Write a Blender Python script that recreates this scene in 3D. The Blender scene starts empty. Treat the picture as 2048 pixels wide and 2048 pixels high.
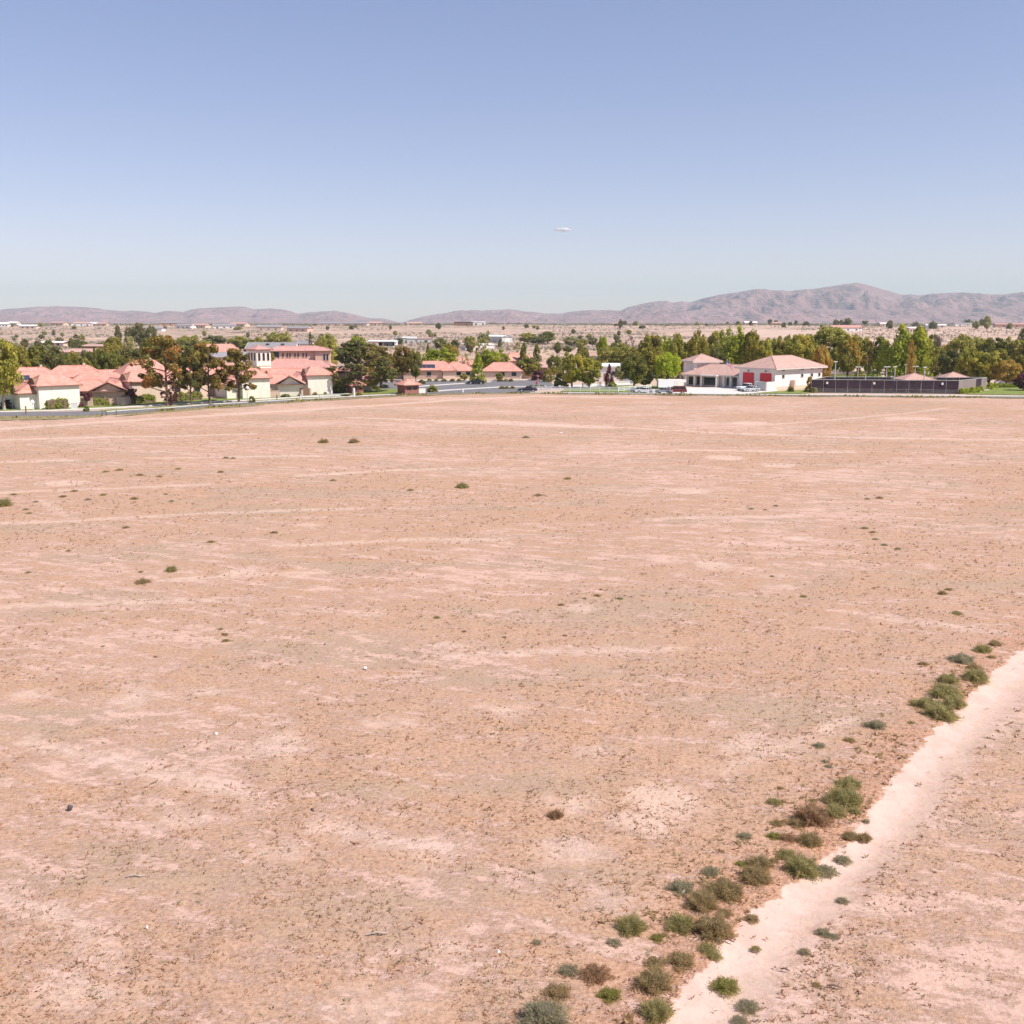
import bpy, math, random
import numpy as np
from math import radians as R, sin, cos, tan, pi, sqrt, atan2
from mathutils import Vector, Matrix

# ------------------------------------------------------------------ camera, world, sun, exposure
SC = bpy.context.scene
COL = SC.collection
H = 16.0
F = 2048.0
TP = (1024 - 645) / F
PITCH = math.atan(TP)
cam_d = bpy.data.cameras.new('camera'); cam = bpy.data.objects.new('camera', cam_d); COL.objects.link(cam)
cam_d.sensor_width = 36; cam_d.sensor_height = 36; cam_d.sensor_fit = 'AUTO'; cam_d.lens = 36.0
cam_d.clip_start = 0.5; cam_d.clip_end = 40000
cam.location = (0, 0, H); cam.rotation_euler = (pi / 2 - PITCH, 0, 0)
SC.camera = cam

SUN_AZ = R(114)      # clockwise from +Y
SUN_EL = R(51)
w = bpy.data.worlds.new('World'); SC.world = w; w.use_nodes = True
nt = w.node_tree; nt.nodes.clear()
sky = nt.nodes.new('ShaderNodeTexSky'); sky.sky_type = 'NISHITA'; sky.sun_disc = False
sky.sun_elevation = SUN_EL; sky.sun_rotation = SUN_AZ
sky.altitude = 900; sky.air_density = 1.0; sky.dust_density = 0.5; sky.ozone_density = 1.5
gmn = nt.nodes.new('ShaderNodeGamma'); gmn.inputs[1].default_value = 0.75; nt.links.new(sky.outputs[0], gmn.inputs[0])
hs = nt.nodes.new('ShaderNodeHueSaturation'); hs.inputs['Saturation'].default_value = 1.15; nt.links.new(gmn.outputs[0], hs.inputs['Color'])
tint = nt.nodes.new('ShaderNodeMix'); tint.data_type = 'RGBA'; tint.blend_type = 'MULTIPLY'; tint.inputs[0].default_value = 1
nt.links.new(hs.outputs[0], tint.inputs[6]); tint.inputs[7].default_value = (1.53, 1.215, 1.32, 1)
bg = nt.nodes.new('ShaderNodeBackground'); bg.inputs[1].default_value = 0.12
wo = nt.nodes.new('ShaderNodeOutputWorld')
nt.links.new(tint.outputs[2], bg.inputs[0]); nt.links.new(bg.outputs[0], wo.inputs[0])

sd = bpy.data.lights.new('sun', 'SUN'); sun = bpy.data.objects.new('sun', sd); COL.objects.link(sun)
sd.energy = 4.6; sd.angle = R(0.6); sd.color = (1.0, 0.93, 0.84)
sdir = Vector((sin(SUN_AZ) * cos(SUN_EL), cos(SUN_AZ) * cos(SUN_EL), sin(SUN_EL)))
sun.rotation_euler = sdir.to_track_quat('Z', 'Y').to_euler()

SC.view_settings.view_transform = 'Standard'; SC.view_settings.look = 'None'
SC.view_settings.exposure = 0.42; SC.view_settings.gamma = 1; SC.view_settings.use_curve_mapping = False
SC.render.engine = 'CYCLES'
SC.cycles.max_bounces = 5; SC.cycles.diffuse_bounces = 3; SC.cycles.glossy_bounces = 2; SC.cycles.volume_bounces = 0
SC.cycles.transparent_max_bounces = 8; SC.cycles.use_denoising = True

# ------------------------------------------------------------------ pixel (2048 photo) -> world helpers, for measuring only
cp, sp = cos(PITCH), sin(PITCH)
def ray(x, y):
    a = (x - 1024) / F; b = -(y - 1024) / F
    return (a, cp + b * sp, -sp + b * cp)
def G(x, y, z=0.0):
    d = ray(x, y); t = (z - H) / d[2]
    return (d[0] * t, d[1] * t)
def Q(x, y, Y):
    d = ray(x, y); t = Y / d[1]
    return (d[0] * t, Y, H + d[2] * t)
def XW(x, Y, z=0): # world x for a column at distance Y (height z)
    dep = Y * cp + (H - z) * sp
    return (x - 1024) / F * dep
def MPP(Y): return Y / cp / F

def ss(a, b, x):
    t = np.clip((x - a) / (b - a), 0, 1); return t * t * (3 - 2 * t)
def _h(ix, iy, s):
    n = (ix * 374761393 + iy * 668265263 + s * 974634777) & 0xFFFFFFFF
    n = ((n ^ (n >> 13)) * 1274126177) & 0xFFFFFFFF
    return ((n ^ (n >> 16)) & 0xFFFF) / 65535.0
def vn(x, y, s=0):
    x = np.asarray(x, float); y = np.asarray(y, float)
    ix = np.floor(x).astype(np.int64); iy = np.floor(y).astype(np.int64)
    fx = x - ix; fy = y - iy; fx = fx * fx * (3 - 2 * fx); fy = fy * fy * (3 - 2 * fy)
    a = _h(ix, iy, s); b = _h(ix + 1, iy, s); c = _h(ix, iy + 1, s); d = _h(ix + 1, iy + 1, s)
    return (a * (1 - fx) + b * fx) * (1 - fy) + (c * (1 - fx) + d * fx) * fy
def fbm(x, y, o=4, s=0):
    r = 0; a = .5; t = 0
    for i in range(o):
        r = r + a * vn(x * 2 ** i, y * 2 ** i, s + i * 17); t += a; a *= .5
    return r / t
def hz(X, Y):
    X = np.asarray(X, float); Y = np.asarray(Y, float)
    k = ss(620, 1500, Y)
    bump = (fbm(X / 260, Y / 160, 4, 5) - .5)
    g = k * 11.0 + bump * 9 * k * (1 - ss(1300, 1900, Y)) + (fbm(X / 500, Y / 500, 3, 9) - .5) * 3.0 * ss(1500, 2200, Y)
    return g + ss(300, 420, Y) * 0.0
def hz1(X, Y): return float(hz(X, Y))

# ------------------------------------------------------------------ materials
def mat(name, base=(.5, .5, .5), rough=.8, spec=.3, metal=0):
    m = bpy.data.materials.new(name); m.use_nodes = True
    b = m.node_tree.nodes['Principled BSDF']
    b.inputs['Base Color'].default_value = (*base, 1); b.inputs['Roughness'].default_value = rough
    b.inputs['Specular IOR Level'].default_value = spec; b.inputs['Metallic'].default_value = metal
    return m
def N(m, t, **kw):
    n = m.node_tree.nodes.new(t)
    for k, v in kw.items(): setattr(n, k, v)
    return n
def L(m, a, b): m.node_tree.links.new(a, b)
def ramp(m, fac, stops):
    r = N(m, 'ShaderNodeValToRGB'); e = r.color_ramp.elements
    e[0].position = stops[0][0]; e[0].color = (*stops[0][1], 1)
    e[1].position = stops[-1][0]; e[1].color = (*stops[-1][1], 1)
    for p, c in stops[1:-1]:
        k = e.new(p); k.color = (*c, 1)
    L(m, fac, r.inputs[0]); return r.outputs[0]
def fr(m, v, lo, hi, a=0., b=1.):
    r = N(m, 'ShaderNodeMapRange'); r.clamp = True; r.interpolation_type = 'SMOOTHSTEP'
    L(m, v, r.inputs[0]); r.inputs[1].default_value = lo; r.inputs[2].default_value = hi
    r.inputs[3].default_value = a; r.inputs[4].default_value = b; return r.outputs[0]
def noise(m, vec, sc, det=4, rough=.55, dist=0.):
    n = N(m, 'ShaderNodeTexNoise'); n.inputs['Scale'].default_value = sc; n.inputs['Detail'].default_value = det
    n.inputs['Roughness'].default_value = rough; n.inputs['Distortion'].default_value = dist
    if vec is not None: L(m, vec, n.inputs['Vector'])
    return n.outputs['Fac']
def mixc(m, f, a, b):
    x = N(m, 'ShaderNodeMix', data_type='RGBA')
    if isinstance(f, float): x.inputs[0].default_value = f
    else: L(m, f, x.inputs[0])
    for i, c in ((6, a), (7, b)):
        if isinstance(c, tuple): x.inputs[i].default_value = (*c, 1)
        else: L(m, c, x.inputs[i])
    return x.outputs[2]
def math_(m, op, a, b=None):
    x = N(m, 'ShaderNodeMath', operation=op)
    for i, c in ((0, a), (1, b)):
        if c is None: continue
        if isinstance(c, (int, float)): x.inputs[i].default_value = c
        else: L(m, c, x.inputs[i])
    return x.outputs[0]
def bump(m, h, dist=.02, st=.6):
    b = N(m, 'ShaderNodeBump'); b.inputs['Distance'].default_value = dist; b.inputs['Strength'].default_value = st
    L(m, h, b.inputs['Height']); L(m, b.outputs[0], m.node_tree.nodes['Principled BSDF'].inputs['Normal'])
def setc(m, c): L(m, c, m.node_tree.nodes['Principled BSDF'].inputs['Base Color'])
def pos(m):
    g = N(m, 'ShaderNodeNewGeometry'); return g.outputs['Position']
def mapped(m, v, sc=(1, 1, 1), rot=0.):
    p = N(m, 'ShaderNodeMapping'); L(m, v, p.inputs[0]); p.inputs['Scale'].default_value = sc; p.inputs['Rotation'].default_value = (0, 0, rot)
    return p.outputs[0]
def attr(m, n):
    a = N(m, 'ShaderNodeAttribute'); a.attribute_name = n; return a.outputs['Fac']

def mottled(name, c1, c2, sc=2., rough=.85, spec=.2, fine=None, bd=.0):
    m = mat(name, c1, rough, spec); p = pos(m)
    f = noise(m, p, sc, 5, .6)
    c = mixc(m, fr(m, f, .35, .65), c1, c2)
    if fine:
        g = noise(m, p, fine, 3, .6); c = mixc(m, fr(m, g, .45, .75, 0, .5), c, tuple(x * .6 for x in c1))
    setc(m, c)
    if bd: bump(m, noise(m, p, fine or sc * 6, 4), bd)
    return m

def stucco(name, c):
    m = mat(name, c, .92, .15); p = pos(m)
    f = noise(m, mapped(m, p, (1, 1, .35)), .9, 5, .6)
    c2 = tuple(x * .86 for x in c)
    cc = mixc(m, fr(m, f, .42, .68, 0, .8), c, c2)
    setc(m, cc); bump(m, noise(m, p, 9., 3), .01, .4); return m

def roof_tile(name, c1, c2, c3):
    m = mat(name, c1, .85, .2); p = pos(m)
    v = N(m, 'ShaderNodeTexVoronoi'); v.inputs['Scale'].default_value = 2.6; L(m, p, v.inputs['Vector'])
    cc = mixc(m, fr(m, v.outputs['Color'], .1, .9), c1, c2)
    f = noise(m, p, .5, 4); cc = mixc(m, fr(m, f, .45, .7, 0, .6), cc, c3)
    co = N(m, 'ShaderNodeTexCoord'); sx = N(m, 'ShaderNodeSeparateXYZ'); L(m, co.outputs['Object'], sx.inputs[0])
    wv = math_(m, 'SINE', math_(m, 'MULTIPLY', sx.outputs[2], 42.))
    cc2 = mixc(m, fr(m, wv, .55, 1., 0, .35), cc, tuple(x * .6 for x in c1))
    setc(m, cc2); bump(m, wv, .03, .5); return m

def foliage(name, dark, light, dry=None, tl=.36):
    m = mat(name, dark, .65, .25); nt = m.node_tree; b = nt.nodes['Principled BSDF']
    g = N(m, 'ShaderNodeNewGeometry'); oi = N(m, 'ShaderNodeObjectInfo')
    c = mixc(m, fr(m, g.outputs['Random Per Island'], 0., 1.), dark, light)
    co = N(m, 'ShaderNodeTexCoord')
    va = N(m, 'ShaderNodeVectorMath', operation='ADD'); L(m, co.outputs['Object'], va.inputs[0])
    cx = N(m, 'ShaderNodeCombineXYZ'); L(m, math_(m, 'MULTIPLY', oi.outputs['Random'], 40.), cx.inputs[0]); L(m, cx.outputs[0], va.inputs[1])
    n1 = noise(m, va.outputs[0], 3.2, 3)
    c = mixc(m, fr(m, n1, .40, .62, 0, .6), c, tuple(x * .8 for x in dark))
    d = dry or tuple((light[0] * 1.25, light[1] * 1.02, light[2] * .8))
    n2 = noise(m, va.outputs[0], 2.1, 2, .5, .4)
    c = mixc(m, fr(m, n2, .52, .66, 0, .8), c, d)
    setc(m, c)
    tr = N(m, 'ShaderNodeBsdfTranslucent'); L(m, c, tr.inputs[0])
    mx = N(m, 'ShaderNodeMixShader'); mx.inputs[0].default_value = tl
    L(m, b.outputs[0], mx.inputs[1]); L(m, tr.outputs[0], mx.inputs[2])
    L(m, mx.outputs[0], nt.nodes['Material Output'].inputs[0])
    return m

# ------------------------------------------------------------------ mesh helpers
def tag(o, label=None, cat=None, group=None, kind=None):
    if label: o['label'] = label
    if cat: o['category'] = cat
    if group: o['group'] = group
    if kind: o['kind'] = kind
    return o
def link(name, me, parent=None, loc=None, rz=None):
    o = bpy.data.objects.new(name, me); COL.objects.link(o)
    if parent is not None: o.parent = parent
    if loc is not None: o.location = loc
    if rz is not None: o.rotation_euler = (0, 0, rz)
    return o
def empty(name, loc, rz=0., label=None, cat=None, group=None, scale=None):
    o = bpy.data.objects.new(name, None); COL.objects.link(o); o.location = loc; o.rotation_euler = (0, 0, rz)
    if scale: o.scale = scale
    return tag(o, label, cat, group)
def fastmesh(name, co, idx, n, mats=(), midx=None, smooth=False):
    me = bpy.data.meshes.new(name); co = np.asarray(co, np.float32); idx = np.asarray(idx, np.int32)
    me.vertices.add(len(co)); me.vertices.foreach_set('co', co.ravel())
    m = len(idx); me.loops.add(m * n); me.loops.foreach_set('vertex_index', idx.ravel())
    me.polygons.add(m); me.polygons.foreach_set('loop_start', np.arange(m, dtype=np.int32) * n)
    for a in mats: me.materials.append(a)
    if midx is not None: me.polygons.foreach_set('material_index', np.asarray(midx, np.int32))
    if smooth: me.polygons.foreach_set('use_smooth', np.ones(m, bool))
    me.update(calc_edges=True); return me
class MB:
    def __init__(s): s.v = []; s.f = []; s.m = []; s.cur = 0
    def add(s, vs, fs):
        o = len(s.v); s.v += [tuple(v) for v in vs]; s.f += [tuple(i + o for i in f) for f in fs]; s.m += [s.cur] * len(fs)
        return s
    def box(s, x0, x1, y0, y1, z0, z1):
        return s.add([(x0, y0, z0), (x1, y0, z0), (x1, y1, z0), (x0, y1, z0), (x0, y0, z1), (x1, y0, z1), (x1, y1, z1), (x0, y1, z1)],
              [(3, 2, 1, 0), (4, 5, 6, 7), (0, 1, 5, 4), (1, 2, 6, 5), (2, 3, 7, 6), (3, 0, 4, 7)])
    def tube(s, pts, rad, n=6, cap=True):
        pts = [Vector(p) for p in pts]; rings = []
        for i, p in enumerate(pts):
            d = (pts[min(i + 1, len(pts) - 1)] - pts[max(i - 1, 0)]).normalized()
            u = d.orthogonal().normalized(); v = d.cross(u)
            r = rad[i] if isinstance(rad, (list, tuple)) else rad
            rings.append([p + (u * cos(2 * pi * k / n) + v * sin(2 * pi * k / n)) * r for k in range(n)])
        vs = [q for r in rings for q in r]; fs = []
        for i in range(len(pts) - 1):
            for k in range(n):
                a = i * n + k; b = i * n + (k + 1) % n; fs.append((a, b, b + n, a + n))
        if cap: fs.append(tuple(range(n))[::-1]); fs.append(tuple(range((len(pts) - 1) * n, len(pts) * n)))
        return s.add(vs, fs)
    def prism(s, poly, y0, y1):   # polygon in xz extruded along y
        n = len(poly); vs = [(x, y0, z) for x, z in poly] + [(x, y1, z) for x, z in poly]
        fs = [tuple(range(n)), tuple(range(2 * n - 1, n - 1, -1))] + [(i, i + n, (i + 1) % n + n, (i + 1) % n) for i in range(n)]
        return s.add(vs, fs)
    def build(s, name, m=None, parent=None, loc=None, rz=None, smooth=False, bevel=0):
        me = bpy.data.meshes.new(name); me.from_pydata(s.v, [], s.f)
        if m is not None:
            for a in (m if isinstance(m, (list, tuple)) else [m]): me.materials.append(a)
            me.polygons.foreach_set('material_index', s.m)
        if smooth: me.polygons.foreach_set('use_smooth', [True] * len(s.f))
        me.update(); o = link(name, me, parent, loc, rz)
        if bevel:
            b = o.modifiers.new('b', 'BEVEL'); b.width = bevel; b.segments = 2; b.limit_method = 'ANGLE'
        return o

# ground polygons
def sheet(name, px, z, m, kind='structure', world=False, **kw):
    pts = px if world else [G(x, y, 0) for x, y in px]
    bmv = [(x, y, z) for x, y in pts]
    me = bpy.data.meshes.new(name); me.from_pydata(bmv, [], [tuple(range(len(bmv)))]); me.materials.append(m)
    import bmesh
    b = bmesh.new(); b.from_mesh(me); bmesh.ops.recalc_face_normals(b, faces=b.faces)
    bmesh.ops.triangulate(b, faces=b.faces)
    for f in b.faces:
        if f.normal.z < 0: f.normal_flip()
    b.to_mesh(me); b.free()
    o = link(name, me); tag(o, kind=kind); return o
def ribbon(name, pts, width, z0, z1, m, kind='structure', px=True, sub=1):
    P = [Vector(G(*p)) if px else Vector(p) for p in pts]
    Lf, Rt = [], []
    for i, p in enumerate(P):
        d = (P[min(i + 1, len(P) - 1)] - P[max(i - 1, 0)]).normalized(); n = Vector((-d.y, d.x))
        Lf.append(p + n * width / 2); Rt.append(p - n * width / 2)
    n = len(P); vs = []; fs = []
    for i in range(n): vs += [(Lf[i].x, Lf[i].y, z1), (Rt[i].x, Rt[i].y, z1), (Lf[i].x, Lf[i].y, z0), (Rt[i].x, Rt[i].y, z0)]
    for i in range(n - 1):
        a = i * 4; b = a + 4
        fs += [(a, a + 1, b + 1, b)]
        if z1 - z0 > .02: fs += [(a, b, b + 2, a + 2), (a + 1, a + 3, b + 3, b + 1)]
    mb = MB(); mb.add(vs, fs); o = mb.build(name, m); tag(o, kind=kind); return o

# ------------------------------------------------------------------ field with measured tracks and path
def poly_sd(X, Y, pts):
    best = np.full(X.shape, 1e9); sg = np.ones(X.shape)
    for (x0, y0), (x1, y1) in zip(pts[:-1], pts[1:]):
        dx, dy = x1 - x0, y1 - y0; l2 = dx * dx + dy * dy
        t = np.clip(((X - x0) * dx + (Y - y0) * dy) / l2, 0, 1)
        d = np.hypot(X - x0 - t * dx, Y - y0 - t * dy)
        c = dx * (Y - y0) - dy * (X - x0)
        k = d < best; best = np.where(k, d, best); sg = np.where(k, np.where(c > 0, -1, 1), sg)
    return best, sg
def ext(pts, a=30, b=150):
    p = [Vector(q) for q in pts]
    return [tuple(p[0] - (p[1] - p[0]).normalized() * a)] + [tuple(q) for q in p] + [tuple(p[-1] + (p[-1] - p[-3]).normalized() * b)]
PL = ext([G(*p) for p in [(1325, 2048), (1389, 1945), (1430, 1890), (1490, 1835), (1535, 1800), (1580, 1768), (1630, 1735), (1700, 1672), (1740, 1622), (1802, 1530), (1850, 1478), (1908, 1420), (1982, 1346), (2048, 1298)]])
PR = ext([G(*p) for p in [(1500, 2048), (1590, 1940), (1664, 1844), (1738, 1749), (1820, 1680), (1880, 1600), (1930, 1520), (2048, 1400)]])
TRACKS = [([(-60, 861), (0, 857), (120, 850), (250, 841), (420, 832), (640, 818), (800, 808), (950, 797), (1070, 792.5), (1300, 796)], 1.6),
          ([(430, 828), (520, 824), (640, 816), (760, 810), (830, 805)], .8),
          ([(700, 835), (800, 839), (950, 844), (1080, 848), (1150, 852), (1280, 857), (1400, 864), (1550, 870), (1750, 876), (2048, 880), (2100, 881)], .85),
          ([(900, 843), (1000, 845), (1100, 850), (1200, 854)], 2.6),
          ([(60, 1480), (250, 1530), (430, 1572), (510, 1598)], .32),
          ([(650, 1652), (760, 1672), (830, 1690), (890, 1712)], .40),
          ([(0, 1790), (110, 1830), (230, 1900)], .25),
          ([(-20, 924), (60, 923), (145, 921)], .9), ([(300, 916), (450, 914), (640, 911)], .7),
          ([(-20, 1048), (100, 1042), (300, 1032), (500, 1024), (720, 1016)], .5),
          ([(600, 950), (760, 942), (900, 937)], .7), ([(-20, 985), (200, 978), (420, 970)], .5), ([(0, 1215), (240, 1205), (420, 1200)], .4), ([(560, 1090), (800, 1080), (1000, 1078)], .5), ([(1150, 905), (1400, 900), (1700, 905)], .8), ([(1300, 1040), (1600, 1030)], .4), ([(0, 880), (240, 874), (500, 868)], .8), ([(1750, 1235), (1900, 1252), (2060, 1275)], .3),
          ([(1320, 862), (1600, 845), (1800, 828), (1900, 815)], .5),
          ([(330, 1160), (480, 1150), (640, 1145)], .35), ([(900, 1310), (1200, 1300), (1350, 1295)], .3),
          ([(80, 1000), (130, 1030)], .3), ([(1450, 1540), (1600, 1480), (1700, 1440)], .25)]
BARE = [(560, 1492, 52, 26), (270, 1393, 34, 17), (775, 1450, 32, 6), (1378, 981, 42, 6), (125, 966, 48, 5), (490, 1143, 36, 7), (1430, 1133, 30, 8),
        (1595, 1077, 26, 4), (1560, 930, 36, 4), (1450, 916, 40, 5), (1565, 1175, 22, 4), (620, 1050, 22, 3), (1160, 1215, 30, 6), (740, 1230, 30, 5),
        (1330, 1600, 70, 34), (1290, 1640, 60, 26), (900, 1290, 30, 5), (60, 1390, 30, 8), (180, 1990, 60, 22), (130, 1975, 60, 24), (430, 1380, 30, 6),
        (1150, 1610, 40, 14), (1140, 1700, 60, 20), (740, 2010, 50, 20), (1500, 1490, 46, 20), (1240, 1800, 34, 10), (350, 1640, 44, 14), (880, 1900, 40, 12),
        (1180, 1500, 30, 8), (560, 1700, 30, 10), (1010, 1420, 40, 8), (330, 1550, 22, 9), (1820, 837, 60, 3), (1500, 846, 40, 3)]
EDGE = [(-400, 862), (-80, 841), (0, 838), (100, 836), (180, 833), (240, 830), (300, 825), (360, 820), (450, 814), (540, 808), (600, 803.5), (700, 797), (800, 791.5), (900, 788), (1050, 787), (1250, 789.5), (1450, 791.5), (1700, 793.5), (2048, 797), (2400, 800)]

rows = [7.0]
while rows[-1] < 300: rows.append(rows[-1] * 1.0058 + .002)
rows = np.array(rows); nr = len(rows); nc = 430
uu = np.linspace(-.78, .78, nc)
GY, UU = np.meshgrid(rows, uu, indexing='ij'); GX = UU * (GY + 12)
sgrad = fbm(GX / 9, GY / 9, 3, 3)
dL, sL = poly_sd(GX, GY, PL); dR, sR = poly_sd(GX, GY, PR)
a_pl = np.clip(dL * sL, -30, 30); a_pr = np.clip(-dR * sR, -30, 30)
tr = np.full(GX.shape, 9.0)
for pts, hw in TRACKS:
    d, _ = poly_sd(GX, GY, [G(*p) for p in pts]); tr = np.minimum(tr, d - hw)
for (x, y, rx, ry) in BARE:
    cx, cy = G(x, y); ax = abs(G(x + rx, y)[0] - cx); ay = abs(G(x, y - ry)[1] - cy)
    dd = np.hypot((GX - cx) / ax, (GY - cy) / ay); tr = np.minimum(tr, (dd - 1) * min(ax, ay))
edge_w = [G(*p) for p in EDGE]
dE, sE = poly_sd(GX, GY, edge_w); a_edge = np.clip(dE * sE, -30, 30)   # >0 inside field
inpath = np.minimum(a_pl, a_pr) > 0
def fz(X, Y): return (fbm(X / 6, Y / 6, 3, 21) - .5) * .22 * ss(12, 40, Y) + (fbm(X / 1.1, Y / 1.1, 4, 22) - .5) * .13
zz = (fbm(GX / 6, GY / 6, 3, 21) - .5) * .22 * ss(12, 40, GY + 0 * GX) + (fbm(GX / 1.1, GY / 1.1, 4, 22) - .5) * .13
zz = zz * ss(-.5, 1.0, a_edge) * (1 - .7 * ss(-.6, .4, np.minimum(a_pl, a_pr))) - .07 * ss(-.5, .8, np.minimum(a_pl, a_pr))
zz = zz - .05 * ss(1, 8, -a_edge)
co = np.stack([GX, GY, zz], -1).reshape(-1, 3)
i0 = (np.arange(nr - 1)[:, None] * nc + np.arange(nc - 1)[None, :]).ravel()
quads = np.stack([i0, i0 + 1, i0 + nc + 1, i0 + nc], -1)

fm = mat('dirt_soil', (.4, .27, .2), .95, .1); p = pos(fm)
n_mid = noise(fm, p, 1.3, 6, .62); n_fine = noise(fm, p, 7., 5, .65)
str_v = mapped(fm, p, (.10, .75, 1), .10); n_str = noise(fm, str_v, 1., 6, .6, .5)
_a = G(60, 1480); _b = G(510, 1598); _ang = atan2(_b[1] - _a[1], _b[0] - _a[0])
_mp = N(fm, 'ShaderNodeMapping'); _mp.vector_type = 'TEXTURE'; L(fm, p, _mp.inputs[0]); _mp.inputs['Scale'].default_value = (14., .75, 1); _mp.inputs['Rotation'].default_value = (0, 0, _ang)
n_str2 = noise(fm, _mp.outputs[0], 1., 6, .62, .25)
soil = ramp(fm, n_fine, [(.3, (.50, .32, .245)), (.55, (.61, .41, .33)), (.75, (.68, .475, .395))])
n_pat = noise(fm, mapped(fm, p, (.5, .8, 1), .12), 1., 9, .72, .3)
n_m2 = noise(fm, mapped(fm, p, (2.2, 3.4, 1), .1), 1., 9, .78)
n_big = noise(fm, mapped(fm, p, (.05, .09, 1)), 1., 4, .6)
def wsum(*t):
    r = None
    for nn, k in t:
        q = math_(fm, 'MULTIPLY', nn, k); r = q if r is None else math_(fm, 'ADD', r, q)
    return r
cov = wsum((attr(fm, 'litter'), .24), (n_pat, .72), (n_str, .30), (n_str2, .50), (n_big, .30), (n_fine, .30), (n_m2, .76))
covm = fr(fm, cov, 1.45, 1.595)
lit = ramp(fm, n_fine, [(.28, (.33, .19, .12)), (.5, (.475, .30, .205)), (.75, (.58, .385, .285))])
n_t = noise(fm, mapped(fm, p, (.12, .2, 1)), 1., 6, .65); n_t2 = noise(fm, mapped(fm, p, (.06, .14, 1)), 1., 3)
lit = mixc(fm, fr(fm, n_t, .51, .62, 0, .9), lit, mixc(fm, fr(fm, n_fine, .3, .7), (.40, .22, .125), (.55, .36, .25)))
lit = mixc(fm, fr(fm, n_t2, .50, .64, 0, .6), lit, (.39, .295, .215))
c = mixc(fm, covm, soil, lit)
spk = noise(fm, p, 5.5, 3, .7); spkm = math_(fm, 'MULTIPLY', fr(fm, spk, .585, .68), fr(fm, cov, 1.43, 1.66, .2, .95))
c = mixc(fm, spkm, c, (.27, .145, .08))
spk2 = noise(fm, mapped(fm, p, (1, .8, 1)), 1.9, 4, .7); c = mixc(fm, math_(fm, 'MULTIPLY', fr(fm, spk2, .61, .72), .65), c, (.31, .19, .105))
wob = math_(fm, 'MULTIPLY', math_(fm, 'SUBTRACT', n_mid, .5), 2.6)
wob2 = math_(fm, 'MULTIPLY', math_(fm, 'SUBTRACT', n_fine, .5), 1.3)
trk = math_(fm, 'ADD', attr(fm, 'track'), math_(fm, 'ADD', wob, wob2))
pale = ramp(fm, n_fine, [(.3, (.64, .455, .37)), (.7, (.74, .545, .45))])
c = mixc(fm, fr(fm, trk, -.45, .55, .55, 0), c, pale)
pth = ramp(fm, noise(fm, mapped(fm, p, (1, .5, 1), .5), 1.4, 6, .6), [(.3, (.60, .41, .335)), (.5, (.66, .465, .385)), (.7, (.71, .515, .43))])
# brown thatch along the left edge
dl = attr(fm, 'path_left'); drr = attr(fm, 'path_right')
dlw = math_(fm, 'ADD', dl, math_(fm, 'ADD', math_(fm, 'MULTIPLY', wob, .5), math_(fm, 'MULTIPLY', wob2, .22)))
th = math_(fm, 'MULTIPLY', math_(fm, 'MULTIPLY', fr(fm, dlw, -3.0, -.4), fr(fm, dlw, 0., .4, 1, 0)), fr(fm, cov, 1.42, 1.58))
thc = mixc(fm, fr(fm, n_fine, .35, .65), (.40, .20, .115), (.56, .335, .235))
c = mixc(fm, math_(fm, 'MULTIPLY', th, .8), c, thc)
drw = math_(fm, 'ADD', drr, math_(fm, 'ADD', math_(fm, 'MULTIPLY', wob, 1.3), wob2))
pm = math_(fm, 'MULTIPLY', fr(fm, dlw, -.06, .10), fr(fm, drw, -1.1, 1.0))
spp = noise(fm, p, 3.2, 3, .75)
pcol = mixc(fm, fr(fm, spp, .66, .74, 0, .5), pth, (.40, .26, .18))
rut = math_(fm, 'MULTIPLY', fr(fm, dlw, .9, 1.25), fr(fm, dlw, 1.75, 2.2, 1., 0.))
rut2 = math_(fm, 'MULTIPLY', fr(fm, dlw, 2.9, 3.1), fr(fm, dlw, 3.3, 3.7, 1., 0.))
pcol = mixc(fm, math_(fm, 'MULTIPLY', math_(fm, 'ADD', rut, rut2), fr(fm, n_mid, .42, .60, .15, .75)), pcol, (.53, .385, .30))
c = mixc(fm, pm, c, pcol)
setc(fm, c)
bh = math_(fm, 'ADD', math_(fm, 'MULTIPLY', n_fine, .8), math_(fm, 'MULTIPLY', covm, .5))
bump(fm, math_(fm, 'MULTIPLY', math_(fm, 'ADD', bh, math_(fm, 'MULTIPLY', noise(fm, p, 22., 3, .7), .35)), fr(fm, pm, 0., 1., 1., .25)), .075, .6)
me = fastmesh('dirt_field', co, quads, 4, [fm], smooth=True)
lit_a = fbm(GX / 14, GY / 11, 4, 31)
for nme, arr in (('litter', lit_a), ('track', np.clip(tr, -9, 9)), ('path_left', a_pl), ('path_right', a_pr)):
    at = me.attributes.new(nme, 'FLOAT', 'POINT'); at.data.foreach_set('value', np.ascontiguousarray(arr.ravel(), dtype=np.float32))
field = link('dirt_field', me); tag(field, kind='structure')

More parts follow.
